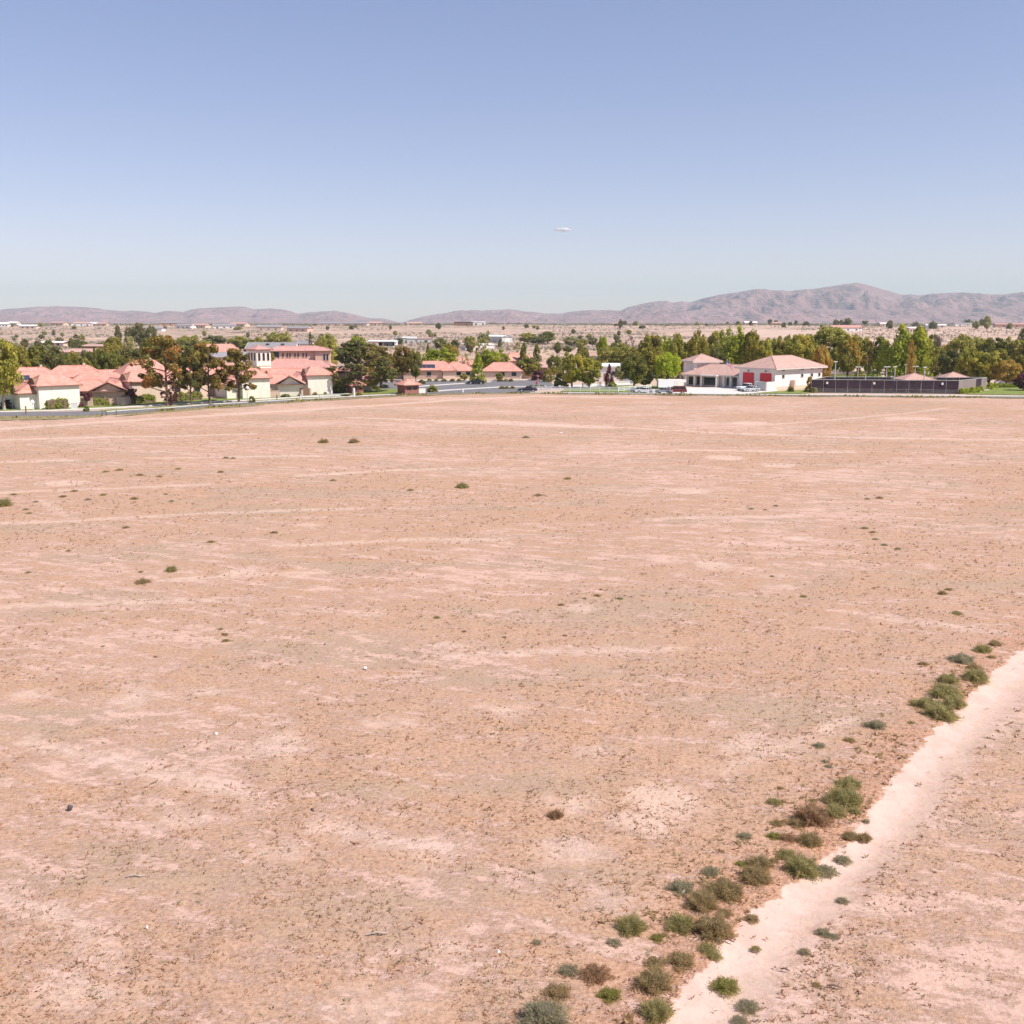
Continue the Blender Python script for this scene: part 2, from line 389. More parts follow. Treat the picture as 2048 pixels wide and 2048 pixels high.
# far terrain + base ground
rows2 = [295.0]
while rows2[-1] < 7200: rows2.append(rows2[-1] * 1.022)
rows2 = np.array(rows2); n2 = len(rows2); nc2 = 300
TY, TU = np.meshgrid(rows2, np.linspace(-.95, .95, nc2), indexing='ij'); TX = TU * TY
tz = hz(TX, TY) - .12
tco = np.stack([TX, TY, tz], -1).reshape(-1, 3)
i0 = (np.arange(n2 - 1)[:, None] * nc2 + np.arange(nc2 - 1)[None, :]).ravel()
tm = mat('far_desert_soil', (.4, .28, .22), .95, .1); p = pos(tm)
a1 = noise(tm, mapped(tm, p, (.010, .004, 1)), 1., 6, .6, .3); a2 = noise(tm, mapped(tm, p, (.09, .03, 1)), 1., 5, .7)
a3 = noise(tm, mapped(tm, p, (.003, .0016, 1)), 1., 3)
c = mixc(tm, attr(tm, 'sand'), ramp(tm, a1, [(.3, (.37, .25, .19)), (.5, (.47, .325, .245)), (.7, (.57, .40, .30))]), ramp(tm, a1, [(.3, (.47, .31, .235)), (.6, (.60, .43, .35))]))
c = mixc(tm, math_(tm, 'MULTIPLY', math_(tm, 'MULTIPLY', fr(tm, a2, .46, .60), fr(tm, a3, .35, .58, .35, 1.)), fr(tm, attr(tm, 'sand'), 0., 1., 1., .25)), c, (.27, .225, .18))
setc(tm, c)
me = fastmesh('desert_plain', tco, np.stack([i0, i0 + 1, i0 + nc2 + 1, i0 + nc2], -1), 4, [tm], smooth=True)
sand = (.35 + .65 * ss(.06, .16, TX / TY + (fbm(TX / 200, TY / 200, 3, 51) - .5) * .3)) * ss(-.3, -.1, TX / TY) * ss(.28, .48, fbm(TX / 160, TY / 90, 3, 52)) * ss(700, 850, TY) * (1 - ss(1250, 1600, TY)) + .7 * ss(-.02, .03, TX / TY) * (1 - ss(620, 760, TY)) 
sand = np.clip(sand, 0, 1)
at = me.attributes.new('sand', 'FLOAT', 'POINT'); at.data.foreach_set('value', np.ascontiguousarray(sand.ravel(), dtype=np.float32))
tag(link('desert_plain', me), kind='structure')
gm = mottled('base_ground_soil', (.44, .30, .235), (.52, .37, .30), .08, fine=1.5)
mb = MB(); mb.add([(-9000, -3000, -.35), (9000, -3000, -.35), (9000, 12200, -.35), (-9000, 12200, -.35)], [(0, 1, 2, 3)])
tag(mb.build('ground', gm), kind='structure')

# ------------------------------------------------------------------ mountains
SK = [(-500, 610), (-300, 618), (-100, 626), (0, 623), (50, 618), (110, 613.5), (145, 612.5), (200, 614), (240, 619), (270, 622), (310, 622), (335, 625.5), (360, 622), (387, 624), (420, 617), (440, 615.5), (480, 613.5),
      (505, 612.5), (525, 618), (560, 616.5), (590, 620), (612, 628), (640, 624), (680, 621.5), (710, 626), (745, 636), (780, 638), (805, 646), (825, 641), (850, 634), (890, 626.5), (925, 621),
      (975, 620.5), (1020, 618.5), (1050, 623), (1085, 626), (1110, 628), (1140, 623), (1165, 620.5), (1205, 620), (1235, 620.5), (1252, 613), (1275, 608), (1300, 603), (1320, 601.5), (1335, 606), (1352, 602), (1368, 605), (1385, 599),
      (1420, 591), (1460, 584), (1497, 577.5), (1525, 581), (1560, 582), (1600, 578.5), (1640, 572), (1665, 568.5), (1685, 565.5), (1705, 569), (1738, 579), (1770, 588), (1810, 590.5), (1850, 586), (1890, 584.5), (1930, 588), (1961, 589),
      (2000, 585), (2048, 577), (2120, 570), (2250, 580), (2500, 600)]
def mountain(name, Yc, depth, sk, seed, scale=1.0):
    xs = np.linspace(-350, 2400, 620); sky_y = np.interp(xs, [s[0] for s in sk], [s[1] for s in sk])
    sky_y = sky_y + (fbm(xs / 14, xs * 0, 3, seed + 3) - .5) * 2.2
    top = np.array([Q(1024, yy, Yc)[2] for yy in sky_y]) * scale
    ts = np.linspace(0, 1, 110)
    X0 = (xs - 1024) / F * Yc / cp
    TT, XX = np.meshgrid(ts, X0, indexing='ij'); TOP = np.broadcast_to(top, TT.shape)
    YY = Yc - depth * (1 - TT) * 1.0
    XR = XX * (YY / Yc)
    base = 9.0
    prof = TT ** 1.45
    a = XR / 420; b = YY / 700
    rid = 1 - np.abs(2 * fbm(a + .35 * b, b, 5, seed) - 1)
    rid2 = 1 - np.abs(2 * fbm(a * 2.7, b * 2.2, 4, seed + 7) - 1)
    amp = (TOP - base) * (np.sin(pi * np.clip(TT, 0, 1)) ** .7)
    Z = base + (TOP - base) * prof + amp * ((rid - .72) * .85 + (rid2 - .72) * .45)
    lim = base + (TOP - base) * (.25 + .75 * YY / Yc) * np.clip(TT * 1.35 + .1, 0, 1)
    Z = np.minimum(Z, np.maximum(lim, base + (TOP - base) * prof)); Z = np.where(TT < .01, -5, np.maximum(Z, 4))
    # back slope
    Zb = np.array([top * .6, top * 0 - 5]); Yb = np.array([Yc + depth * .4, Yc + depth])[:, None] + 0 * X0
    Xall = np.vstack([XR, XX[:1] * 1.05, XX[:1] * 1.1]); Yall = np.vstack([YY, Yb]); Zall = np.vstack([Z, Zb])
    co = np.stack([Xall, Yall, Zall], -1).reshape(-1, 3); R_, C_ = Xall.shape
    i0 = (np.arange(R_ - 1)[:, None] * C_ + np.arange(C_ - 1)[None, :]).ravel()
    me = fastmesh(name, co, np.stack([i0, i0 + 1, i0 + C_ + 1, i0 + C_], -1), 4, [mtn], smooth=True)
    o = link(name, me); tag(o, kind='structure'); return o
mtn = mat('mountain_rock', (.3, .22, .2), .95, .1); p = pos(mtn)
b1 = noise(mtn, mapped(mtn, p, (.0035, .002, .006)), 1., 7, .65); b2 = noise(mtn, mapped(mtn, p, (.03, .012, .04)), 1., 4, .7)
c = ramp(mtn, b1, [(.3, (.32, .165, .165)), (.5, (.39, .21, .20)), (.7, (.47, .265, .245))])
c = mixc(mtn, fr(mtn, b2, .50, .64, 0, .6), c, (.19, .13, .135)); setc(mtn, c)
bump(mtn, b2, 30., .9)
mountain('mountain_range', 9200, 2600, SK, 40)
SK2 = [(-400, 640), (0, 634), (90, 631), (200, 634), (330, 640), (420, 636), (520, 634), (620, 639), (720, 643), (800, 655), (900, 642), (1000, 637), (1100, 641), (1200, 638), (1300, 628), (1400, 618), (1500, 613), (1600, 616), (1700, 621), (1760, 618), (1850, 614), (1900, 622), (2000, 617), (2100, 612), (2500, 625)]
mountain('foothills', 7600, 900, SK2, 77)

# haze
hm = bpy.data.materials.new('haze_air'); hm.use_nodes = True; hm.node_tree.nodes.clear()
pv = hm.node_tree.nodes.new('ShaderNodeVolumePrincipled'); pv.inputs['Density'].default_value = 7e-5; pv.inputs['Color'].default_value = (.64, .94, 1, 1)
pv.inputs['Anisotropy'].default_value = 0.0
ou = hm.node_tree.nodes.new('ShaderNodeOutputMaterial'); hm.node_tree.links.new(pv.outputs[0], ou.inputs['Volume'])
mb = MB(); mb.box(-9500, 9500, -3100, 12300, -6.5, 415); tag(mb.build('haze', hm), kind='stuff')

# small cloud
cm = mat('cloud_vapour', (.95, .90, .89), 1., 0); ct = N(cm, 'ShaderNodeBsdfTranslucent'); ct.inputs[0].default_value = (.95, .90, .89, 1)
c1 = N(cm, 'ShaderNodeMixShader'); c1.inputs[0].default_value = .5; L(cm, cm.node_tree.nodes['Principled BSDF'].outputs[0], c1.inputs[1]); L(cm, ct.outputs[0], c1.inputs[2])
c2 = N(cm, 'ShaderNodeMixShader'); L(cm, fr(cm, noise(cm, pos(cm), .05, 4), .34, .62), c2.inputs[0]); c3 = N(cm, 'ShaderNodeBsdfTransparent')
L(cm, c3.outputs[0], c2.inputs[1]); L(cm, c1.outputs[0], c2.inputs[2]); L(cm, c2.outputs[0], cm.node_tree.nodes['Material Output'].inputs[0])
import bmesh
b = bmesh.new(); cc = Q(1125, 461, 14000)
rng = random.Random(4)
bmesh.ops.create_icosphere(b, subdivisions=4, radius=1)
for v in b.verts:
    n = vn(v.co.x * 3 + 9, v.co.y * 3 + v.co.z * 2, 3)
    v.co = Vector((v.co.x * (100 + 40 * float(n)), v.co.y * 60, (v.co.z * (24 + 16 * float(n)) if v.co.z > 0 else v.co.z * 14) * (1.15 - .5 * max(0, v.co.x))))
me = bpy.data.meshes.new('cloud'); b.to_mesh(me); b.free(); me.materials.append(cm)
tag(link('cloud', me, loc=cc), 'small flat white cloud alone in the blue sky above the mountains', 'cloud')

# ------------------------------------------------------------------ shared materials
M = {}
M['asphalt'] = mottled('asphalt', (.17, .16, .165), (.215, .20, .205), .6, fine=9.)
M['concrete'] = mottled('concrete', (.62, .57, .53), (.70, .66, .62), 1.2, fine=14.)
M['lawn'] = mottled('lawn_grass', (.16, .20, .045), (.25, .29, .075), .8, fine=8., bd=.05)
M['dry_grass'] = mottled('dry_verge_grass', (.33, .25, .14), (.22, .20, .09), 1.4, fine=6., bd=.05)
M['gravel'] = mottled('tan_gravel', (.52, .38, .29), (.60, .45, .36), 1., fine=8.)
M['wall_white'] = stucco('stucco_cream', (.85, .77, .68))
M['wall_beige'] = stucco('stucco_beige', (.70, .54, .43))
M['wall_pink'] = stucco('stucco_peach', (.66, .46, .36))
M['wall_station'] = stucco('stucco_station', (.86, .78, .74))
M['block'] = stucco('block_wall', (.52, .38, .31))
M['brick'] = mottled('red_brick', (.30, .12, .10), (.38, .17, .14), 3., fine=12.)
M['roof'] = roof_tile('coral_roof_tile', (.60, .27, .21), (.70, .37, .30), (.50, .23, .18))
M['roof_dark'] = roof_tile('rose_roof_tile', (.52, .27, .235), (.60, .34, .30), (.48, .25, .22))
M['roof_station'] = roof_tile('dusty_pink_roof_tile', (.50, .31, .26), (.58, .38, .32), (.45, .29, .25))
M['roof_grey'] = roof_tile('grey_shingle', (.28, .26, .27), (.35, .33, .34), (.24, .23, .24))
M['fascia'] = mat('brown_fascia', (.22, .12, .09), .8, .2)
M['fascia_light'] = mat('pale_fascia', (.66, .58, .54), .8, .2)
M['white'] = mat('white_paint', (.78, .78, .76), .6, .3)
M['glass'] = mat('dark_glass', (.03, .035, .045), .12, .5)
M['frame'] = mat('window_frame', (.55, .5, .45), .6, .3)
M['red_door'] = mat('red_door_paint', (.64, .03, .045), .5, .4)
M['brown_wood'] = mottled('brown_wood', (.24, .14, .10), (.30, .19, .13), 4., fine=10)
M['dark_metal'] = mat('dark_metal', (.09, .08, .08), .5, .4)
M['pale_metal'] = mat('galvanised_metal', (.55, .55, .52), .5, .4)
M['screen'] = mottled('windscreen_mesh', (.055, .035, .048), (.08, .05, .068), 1.2, fine=6.)
M['screen_lit'] = mottled('windscreen_mesh_sunlit', (.24, .19, .18), (.30, .24, .23), 1.2, fine=6.)  # paler copy of the screen mesh, sunlight on that side put into its colour
def see_thru(m, a):
    nt_ = m.node_tree; t_ = N(m, 'ShaderNodeBsdfTransparent'); x_ = N(m, 'ShaderNodeMixShader'); x_.inputs[0].default_value = a
    L(m, nt_.nodes['Principled BSDF'].outputs[0], x_.inputs[1]); L(m, t_.outputs[0], x_.inputs[2]); L(m, x_.outputs[0], nt_.nodes['Material Output'].inputs[0])
see_thru(M['screen'], .22)
M['solar'] = mat('solar_glass', (.05, .05, .08), .25, .5)
M['rubber'] = mat('tyre_rubber', (.03, .03, .03), .8, .2)
M['bark'] = mottled('tree_bark', (.16, .10, .075), (.23, .155, .12), 6., fine=20)
M['bark_pale'] = mottled('pale_bark', (.42, .35, .29), (.50, .42, .35), 6., fine=20)
FO = {
 'pine': foliage('needles_pine', (0.163, 0.134, 0.030), (0.377, 0.267, 0.063), (0.600, 0.279, 0.083), tl=.45),
 'pine_dark': foliage('needles_dark', (0.115, 0.126, 0.039), (0.274, 0.255, 0.074), (0.349, 0.265, 0.083), tl=.45),
 'olive': foliage('leaves_olive', (0.250, 0.229, 0.042), (0.500, 0.426, 0.083), (0.593, 0.410, 0.083), tl=.45),
 'dark': foliage('leaves_dark', (0.160, 0.170, 0.041), (0.371, 0.351, 0.070), (0.426, 0.365, 0.079), tl=.45),
 'bright': foliage('leaves_bright', (0.266, 0.310, 0.030), (0.531, 0.554, 0.063), (0.600, 0.578, 0.070), tl=.45),
 'yellow': foliage('leaves_yellow_olive', (0.304, 0.285, 0.047), (0.562, 0.526, 0.095), (0.600, 0.497, 0.087), tl=.45),
 'orange': foliage('leaves_autumn', (0.524, 0.282, 0.060), (0.600, 0.524, 0.121), (0.600, 0.404, 0.121), tl=.45),
 'sage': foliage('leaves_sage', (0.356, 0.331, 0.145), (0.600, 0.567, 0.261), (0.600, 0.535, 0.247), tl=.45),
 'dusty': foliage('leaves_dusty_green', (0.311, 0.299, 0.070), (0.600, 0.541, 0.138), (0.600, 0.508, 0.138), tl=.45),
 'maroon': foliage('leaves_maroon', (0.157, 0.049, 0.060), (0.315, 0.121, 0.131), (0.377, 0.161, 0.141), tl=.45),
 'bare': foliage('twigs_grey', (0.401, 0.298, 0.263), (0.600, 0.474, 0.420), (0.547, 0.438, 0.386), tl=.45),
 'hedge': foliage('leaves_hedge', (0.218, 0.279, 0.032), (0.468, 0.508, 0.070), (0.500, 0.508, 0.083), tl=.45),
 'lime': foliage('leaves_lime', (0.356, 0.470, 0.029), (0.600, 0.600, 0.059), (0.600, 0.600, 0.074), tl=.45),
 'far': foliage('leaves_far', (0.191, 0.181, 0.066), (0.356, 0.320, 0.123), (0.435, 0.320, 0.130), tl=.45),
}

# ------------------------------------------------------------------ ground sheets around the streets
def dens(pts, n=6):
    out = []
    for a, b in zip(pts[:-1], pts[1:]):
        for k in range(n): out.append((a[0] + (b[0] - a[0]) * k / n, a[1] + (b[1] - a[1]) * k / n))
    return out + [pts[-1]]
# soil behind the streets
sheet('town_ground', [(-420, 850), (0, 829), (420, 812), (800, 790), (1050, 787), (1700, 793), (2400, 799), (2400, 738), (-420, 738)], -.045, M['gravel'])
sheet('verge', [(-300, 846), (-60, 833), (0, 832.5), (90, 832), (170, 831), (250, 828), (330, 821), (420, 813), (520, 806.5), (600, 801.5), (700, 795), (800, 789.5), (900, 786.5), (1050, 785.5), (1250, 788),
        (1450, 790), (1700, 792), (2048, 795.5), (2300, 798), (2300, 800), (2048, 797.6), (1700, 794.2), (1450, 792), (1250, 790.2), (1050, 788), (900, 789.5), (800, 793), (700, 798.5), (600, 805), (540, 810), (450, 816), (360, 822.5), (300, 827.5), (240, 833), (180, 836), (100, 839), (0, 841), (-300, 860)], .035, M['dry_grass'])
LAWN = [(-260, 826), (-60, 824.5), (0, 823.5), (100, 821), (170, 818), (235, 815), (300, 811), (360, 807.5), (420, 804), (520, 799), (600, 794), (680, 791)]
sheet('lawn', LAWN + [(690, 786), (600, 786), (520, 790), (420, 796), (330, 800), (200, 806), (100, 808), (-260, 809)], -.02, M['lawn'])
sheet('road', [(-260, 829), (-60, 826), (0, 825), (100, 824), (170, 822.5), (250, 820), (330, 816), (420, 808.5), (520, 802.5), (600, 798.2), (700, 793), (790, 788.5), (860, 785.6), (1000, 784.6), (1150, 784.6), (1300, 786), (1500, 788), (1800, 790.5), (2048, 792.3), (2300, 794.5),
        (2300, 798.4), (2048, 795.8), (1700, 792.4), (1450, 790.4), (1250, 788.4), (1050, 786.2), (900, 787.0), (790, 790.8), (700, 795.4), (600, 802.0), (520, 807.0), (420, 813.4), (330, 821.4), (250, 828.3), (170, 831.3), (90, 832.3), (0, 832.8), (-60, 833.4), (-260, 840)], .045, M['asphalt'])
ribbon('pavement', dens([(x, y + .6) for x, y in LAWN]), 1.7, 0, .13, M['concrete'])
ribbon('kerb', dens([(210, 824.5), (260, 820.6), (330, 816.6), (420, 809.4), (520, 803.4), (600, 799), (700, 793.8), (790, 789.2)]), .5, 0, .16, M['concrete'])
sheet('grass_strip', [(200, 820.5), (250, 817.5), (330, 813), (420, 807), (520, 801), (600, 796), (690, 792), (690, 793.4), (600, 798), (520, 802.6), (420, 808.8), (330, 815.8), (260, 819.8), (200, 823.4)], .05, M['lawn'])
# gate street
sheet('entrance_road', [(630, 771), (700, 766), (760, 763.5), (850, 762), (950, 762), (1060, 761.2), (1100, 762), (1108, 771), (1085, 777), (1060, 784.5), (1000, 784.6), (860, 785.5), (800, 787.6), (770, 786), (715, 787), (650, 789), (700, 780)], .02, M['asphalt'])
sheet('gate_lawn', [(712, 781), (750, 779), (800, 778), (800, 786.6), (745, 788.5), (690, 790.5)], .045, M['lawn'])
ribbon('median_kerb', dens([(858, 784), (900, 780.6), (950, 777.6), (1000, 774.6), (1060, 773.4), (1090, 772)]), 1.1, .0, .17, M['concrete'])
ribbon('median_kerb', dens([(835, 773.5), (880, 770.5), (930, 767), (980, 764)]), 1.1, .0, .17, M['concrete'])
ribbon('far_kerb', dens([(745, 764.5), (800, 762.8), (860, 761.4), (950, 761.2), (1050, 760.2), (1180, 759.8)]), 1.6, .0, .17, M['concrete'])
sheet('planting_bed', [(770, 760.8), (850, 757.5), (1090, 756.5), (1180, 757.5), (1180, 759.5), (1050, 759.9), (860, 761), (800, 762)], .02, M['gravel'])
sheet('apron', [(1072, 776), (1110, 771.5), (1180, 769.5), (1260, 766), (1262, 770), (1180, 774.5), (1110, 776.8), (1074, 779)], .045, M['concrete'])
sheet('park_lawn', [(1130, 778), (1180, 775.4), (1262, 771), (1330, 772), (1345, 777), (1300, 785.3), (1150, 783.8), (1120, 783)], .04, M['lawn'])
sheet('parking_lot', [(1232, 759), (1262, 742), (1318, 742), (1300, 762), (1250, 767)], .03, M['asphalt'])
sheet('station_forecourt', [(1310, 778), (1370, 775.5), (1470, 775), (1560, 778), (1548, 787), (1450, 788.0), (1290, 786.2)], .05, M['concrete'])
sheet('station_lawn', [(1548, 783), (1620, 779), (1650, 780), (1640, 784.5), (1600, 787.6), (1500, 787)], .06, M['lawn'])
ribbon('roadside_pavement', dens([(1060, 785.5), (1300, 787.2), (1500, 789.2), (1800, 791.6), (2048, 793.4), (2300, 795.5)]), 1.6, 0, .13, M['concrete'])
sheet('corner_lawn', [(1930, 788.6), (1975, 779), (1995, 774), (2100, 772), (2300, 774), (2300, 792), (2048, 790.3)], .05, M['lawn'])
ribbon('lawn_path', dens([(1935, 787), (1965, 781), (1992, 776)]), 1.2, 0, .10, M['concrete'])
sheet('berm_lawn', [(1650, 760), (1665, 749), (1760, 747), (1765, 754), (1900, 756), (1900, 762)], .03, M['lawn'])
sheet('back_parking', [(1650, 747), (1664, 737), (1760, 736), (1770, 746)], .02, M['gravel'])

# ------------------------------------------------------------------ foliage generators
def leaf_cloud(cent, rad, per, size, seed, squash=1., up=.25, inner=.35, shape=1.0):
    per = int(per * 1.35); size = size * 1.25
    r = np.random.default_rng(seed); cent = np.asarray(cent, float); n = len(cent)
    rad = np.broadcast_to(np.asarray(rad, float), (n,)); C = np.repeat(cent, per, 0); Rr = np.repeat(rad, per)
    m = n * per; d = r.normal(size=(m, 3)); d /= np.linalg.norm(d, axis=1)[:, None]
    k = inner + (1 - inner) * r.random(m) ** .6
    P = C + d * (Rr * k)[:, None] * np.array([1, 1, squash])
    nn = d * .8 + r.normal(size=(m, 3)) * .45 + np.array([0, 0, up]); nn /= np.linalg.norm(nn, axis=1)[:, None]
    t = r.normal(size=(m, 3)); t -= (t * nn).sum(1)[:, None] * nn; t /= np.linalg.norm(t, axis=1)[:, None]
    b = np.cross(nn, t); s = size * (.55 + .9 * r.random(m)); s2 = s * (.45 + .4 * r.random(m)) * shape
    v = np.stack([P - t * s[:, None], P - b * s2[:, None], P + t * s[:, None] * .9, P + b * s2[:, None]], 1).reshape(-1, 3)
    return v, np.arange(m * 4).reshape(-1, 4)
CR = {}
def crown_mesh(kind, seed):
    key = (kind, seed)
    if key in CR: return CR[key]
    r = random.Random(hash(kind) % 7 + seed * 13 + len(kind)); c = []; rd = []; limbs = []
    per = 70; sq = .85; size = .021; tb = .3; up = .25
    def push(x, y, z, q): c.append((x, y, z)); rd.append(q)
    if kind == 'broad':
        for i in range(80):
            a = r.random() * 2 * pi; u = r.uniform(-1, 1); q = sqrt(max(0, 1 - u * u * .9)) * r.uniform(.55, .97)
            k = .92 + .22 * sin(3 * a + seed) * .6
            push(.43 * q * cos(a) * k, .43 * q * sin(a) * k, .55 + .37 * u * r.uniform(.8, 1.06), r.uniform(.07, .13))
        tb = .26
    elif kind == 'wide':
        for i in range(90):
            a = r.random() * 2 * pi; u = r.uniform(-1, 1); q = sqrt(max(0, 1 - u * u * .85)) * r.uniform(.4, 1.0)
            push(.43 * q * cos(a), .43 * q * sin(a), .52 + (.38 if u > 0 else .36) * u * r.uniform(.75, 1.08), r.uniform(.06, .12))
        tb = .2
    elif kind == 'pine':
        nl = 17
        for i in range(nl):
            z0 = .24 + .64 * i / nl; a = i * 2.4 + r.uniform(-.5, .5); ln = (.46 if z0 < .75 else .34 - .5 * (z0 - .75)) * r.uniform(.6, 1.08)
            ex, ey, ez = ln * cos(a), ln * sin(a), z0 + r.uniform(.0, .09)
            limbs.append(((0, 0, z0 - .05), (ex * .6, ey * .6, z0 + .02), (ex, ey, ez)))
            for j in range(5):
                t = .45 + .55 * j / 4
                push(ex * t + r.uniform(-.05, .05), ey * t + r.uniform(-.05, .05), ez + r.uniform(-.03, .05), r.uniform(.055, .10))
        for j in range(8): push(r.uniform(-.15, .15), r.uniform(-.15, .15), r.uniform(.84, .95), r.uniform(.06, .09))
        sq = .62; per = 62; size = .016; tb = .93; up = .5
    elif kind == 'bigpine':
        for i in range(135):
            a = r.random() * 2 * pi; u = r.random(); z = .14 + .80 * u
            pr = .50 * (min(1, (u + .10) / .28) ** .5) * (1 - max(0, u - .35) / .72) ** .55
            q = pr * r.uniform(.45, .95)
            push(q * cos(a), q * sin(a), z, r.uniform(.05, .09))
        sq = .6; per = 62; size = .014; tb = .5; up = .4
    elif kind == 'upright':
        sp = [(r.uniform(-.32, .32), r.uniform(-.32, .32), r.uniform(.55, .9)) for _ in range(9)] + [(0, 0, .95)]
        for (x, y, zt) in sp:
            for j in range(10):
                t = j / 9; z = .07 + (zt - .10) * t; w = .21 * (1 - t) ** .5 + .02
                push(x * (1.25 - .35 * t) + r.uniform(-w, w) * .7, y * (1.25 - .35 * t) + r.uniform(-w, w) * .7, z, .065 + w * .5)
        sq = 1.3; per = 58; size = .019; tb = .3
    elif kind == 'cypress':
        for i in range(46):
            t = r.random() ** .8; w = .42 * (1 - t) ** .7 * min(1, (t + .06) * 9); a = r.random() * 2 * pi
            push(w * .75 * cos(a), w * .75 * sin(a), .05 + .9 * t, .05 + .10 * (1 - t))
        sq = 1.1; per = 60; size = .022; tb = .12
    elif kind == 'willow':
        for i in range(60):
            a = r.random() * 2 * pi; u = r.random(); q = .42 * sqrt(u) * r.uniform(.6, 1.05); z = .86 - .45 * (q / .42) ** 2 * r.random() - .25 * r.random() * (q / .42)
            push(q * cos(a), q * sin(a), z, r.uniform(.06, .10))
            if i % 2: push(q * 1.02 * cos(a), q * 1.02 * sin(a), z - .2, r.uniform(.05, .08))
        sq = 1.7; per = 55; size = .018; tb = .3
    elif kind == 'vase':
        for i in range(40):
            a = r.random() * 2 * pi; t = r.random(); q = (.15 + .32 * t) * r.uniform(.3, 1)
            push(q * cos(a), q * sin(a), .42 + .5 * t, r.uniform(.07, .12))
        per = 50; size = .03; tb = .4
    elif kind == 'mound':
        for i in range(44):
            a = r.random() * 2 * pi; u = r.random(); q = sqrt(1 - u * u) * r.uniform(.6, .95)
            push(.40 * q * cos(a), .40 * q * sin(a), .08 + .74 * u, r.uniform(.09, .15))
        per = 60; size = .028; tb = .05
    elif kind == 'thin':
        for i in range(60):
            a = r.random() * 2 * pi; u = r.uniform(-1, 1); q = sqrt(max(0, 1 - u * u)) * r.uniform(.3, .98)
            push(.42 * q * cos(a), .42 * q * sin(a), .56 + .38 * u, r.uniform(.05, .10))
        per = 22; size = .022; tb = .3
    v, f = leaf_cloud(c, rd, per, size, seed * 7 + 3, sq, up)
    me = fastmesh('crown_' + kind, v, f, 4, [FO['olive']])
    # trunk with limbs
    mb = MB()
    top = max(tb + .25, .5) if kind not in ('mound',) else .3
    if kind in ('pine', 'bigpine'): top = .93
    th = {'pine': .026, 'bigpine': .035, 'broad': .035, 'wide': .04, 'upright': .03, 'cypress': .03, 'willow': .04, 'vase': .03, 'mound': .02, 'thin': .035}[kind]
    pts = [(0, 0, -.02), (.004, 0, .03), (.01 * (seed % 3 - 1), .01, top * .35), (.02 * (seed % 2), -.01, top * .7), (0, 0, top)]
    mb.tube(pts, [th * 1.35, th, th * .8, th * .55, th * .15], 7)
    if limbs:
        for l in limbs: mb.tube(l, [th * .4, th * .25, th * .08], 5, False)
    else:
        for i in range(7):
            a = i * 2.39 + seed; z0 = top * r.uniform(.35, .75); ln = r.uniform(.2, .34); zz_ = min(.9, z0 + r.uniform(.15, .3))
            mb.tube([(0, 0, z0), (ln * .5 * cos(a), ln * .5 * sin(a), (z0 + zz_) / 2 + .02), (ln * cos(a), ln * sin(a), zz_)], [th * .45, th * .3, th * .1], 5, False)
    tme = bpy.data.meshes.new('trunk_' + kind); tme.from_pydata(mb.v, [], mb.f); tme.materials.append(M['bark']); tme.update()
    CR[key] = (me, tme); return CR[key]
TSEED = [0]
def tree(name, x, y_base, y_top, wpx, kind, color, label, cat='tree', group=None, Y=None, pale=False, parts=True, hh=None):
    TSEED[0] += 1; seed = TSEED[0] % 3
    if Y is None: X, Y = G(x, y_base)
    else: X = None
    zb = hz1(0 if X is None else X, Y) - (.1 if Y > 300 else .05)
    top = Q(x, y_top, Y)[2] if hh is None else zb + hh
    if X is None: X = XW(x, Y, (zb + top) / 2)
    wpx = wpx * (1.32 if kind == 'upright' else 1.08)
    h = max(.6, top - zb); wd = wpx * MPP(Y) / .93
    cm_, tm_ = crown_mesh(kind, seed)
    e = empty(name, (X, Y, zb), TSEED[0] * 1.7, label, cat, group, scale=(wd, wd, h))
    c = link('crown', cm_, e); c.material_slots[0].link = 'OBJECT'; c.material_slots[0].material = FO[color]
    t = link('trunk', tm_, e)
    if pale: t.material_slots[0].link = 'OBJECT'; t.material_slots[0].material = M['bark_pale']
    return e
def hedge(x0, y0, x1, y1, h, d, color, label, name='hedge', cat='hedge', n=None):
    (ax, ay), (bx, by) = G(x0, y0), G(x1, y1); ln = math.hypot(bx - ax, by - ay); a = atan2(by - ay, bx - ax)
    TSEED[0] += 1; r = np.random.default_rng(TSEED[0]); k = int(max(14, ln * 11))
    u = np.linspace(.3, ln - .3, k); lump = .12 * np.sin(u * 1.9 + r.random() * 6)
    c = np.stack([u + r.uniform(-.2, .2, k), r.uniform(.3, max(.31, d - .3), k), r.uniform(.3, h - .3, k) + lump], 1)
    v, f = leaf_cloud(c, .42, 70, .10, TSEED[0], 1., .3)
    # woody core so that nothing shows through
    mb = MB(); mb.box(.25, ln - .25, .25, max(.4, d - .25), 0, h - .25); o0 = len(v)
    e = empty(name, (ax, ay, 0), a, label, cat)
    fo = link('foliage', fastmesh('hedge_leaves', v, f, 4, [FO[color]]), e); mb.build('stems', M['bark'], e)
    return e

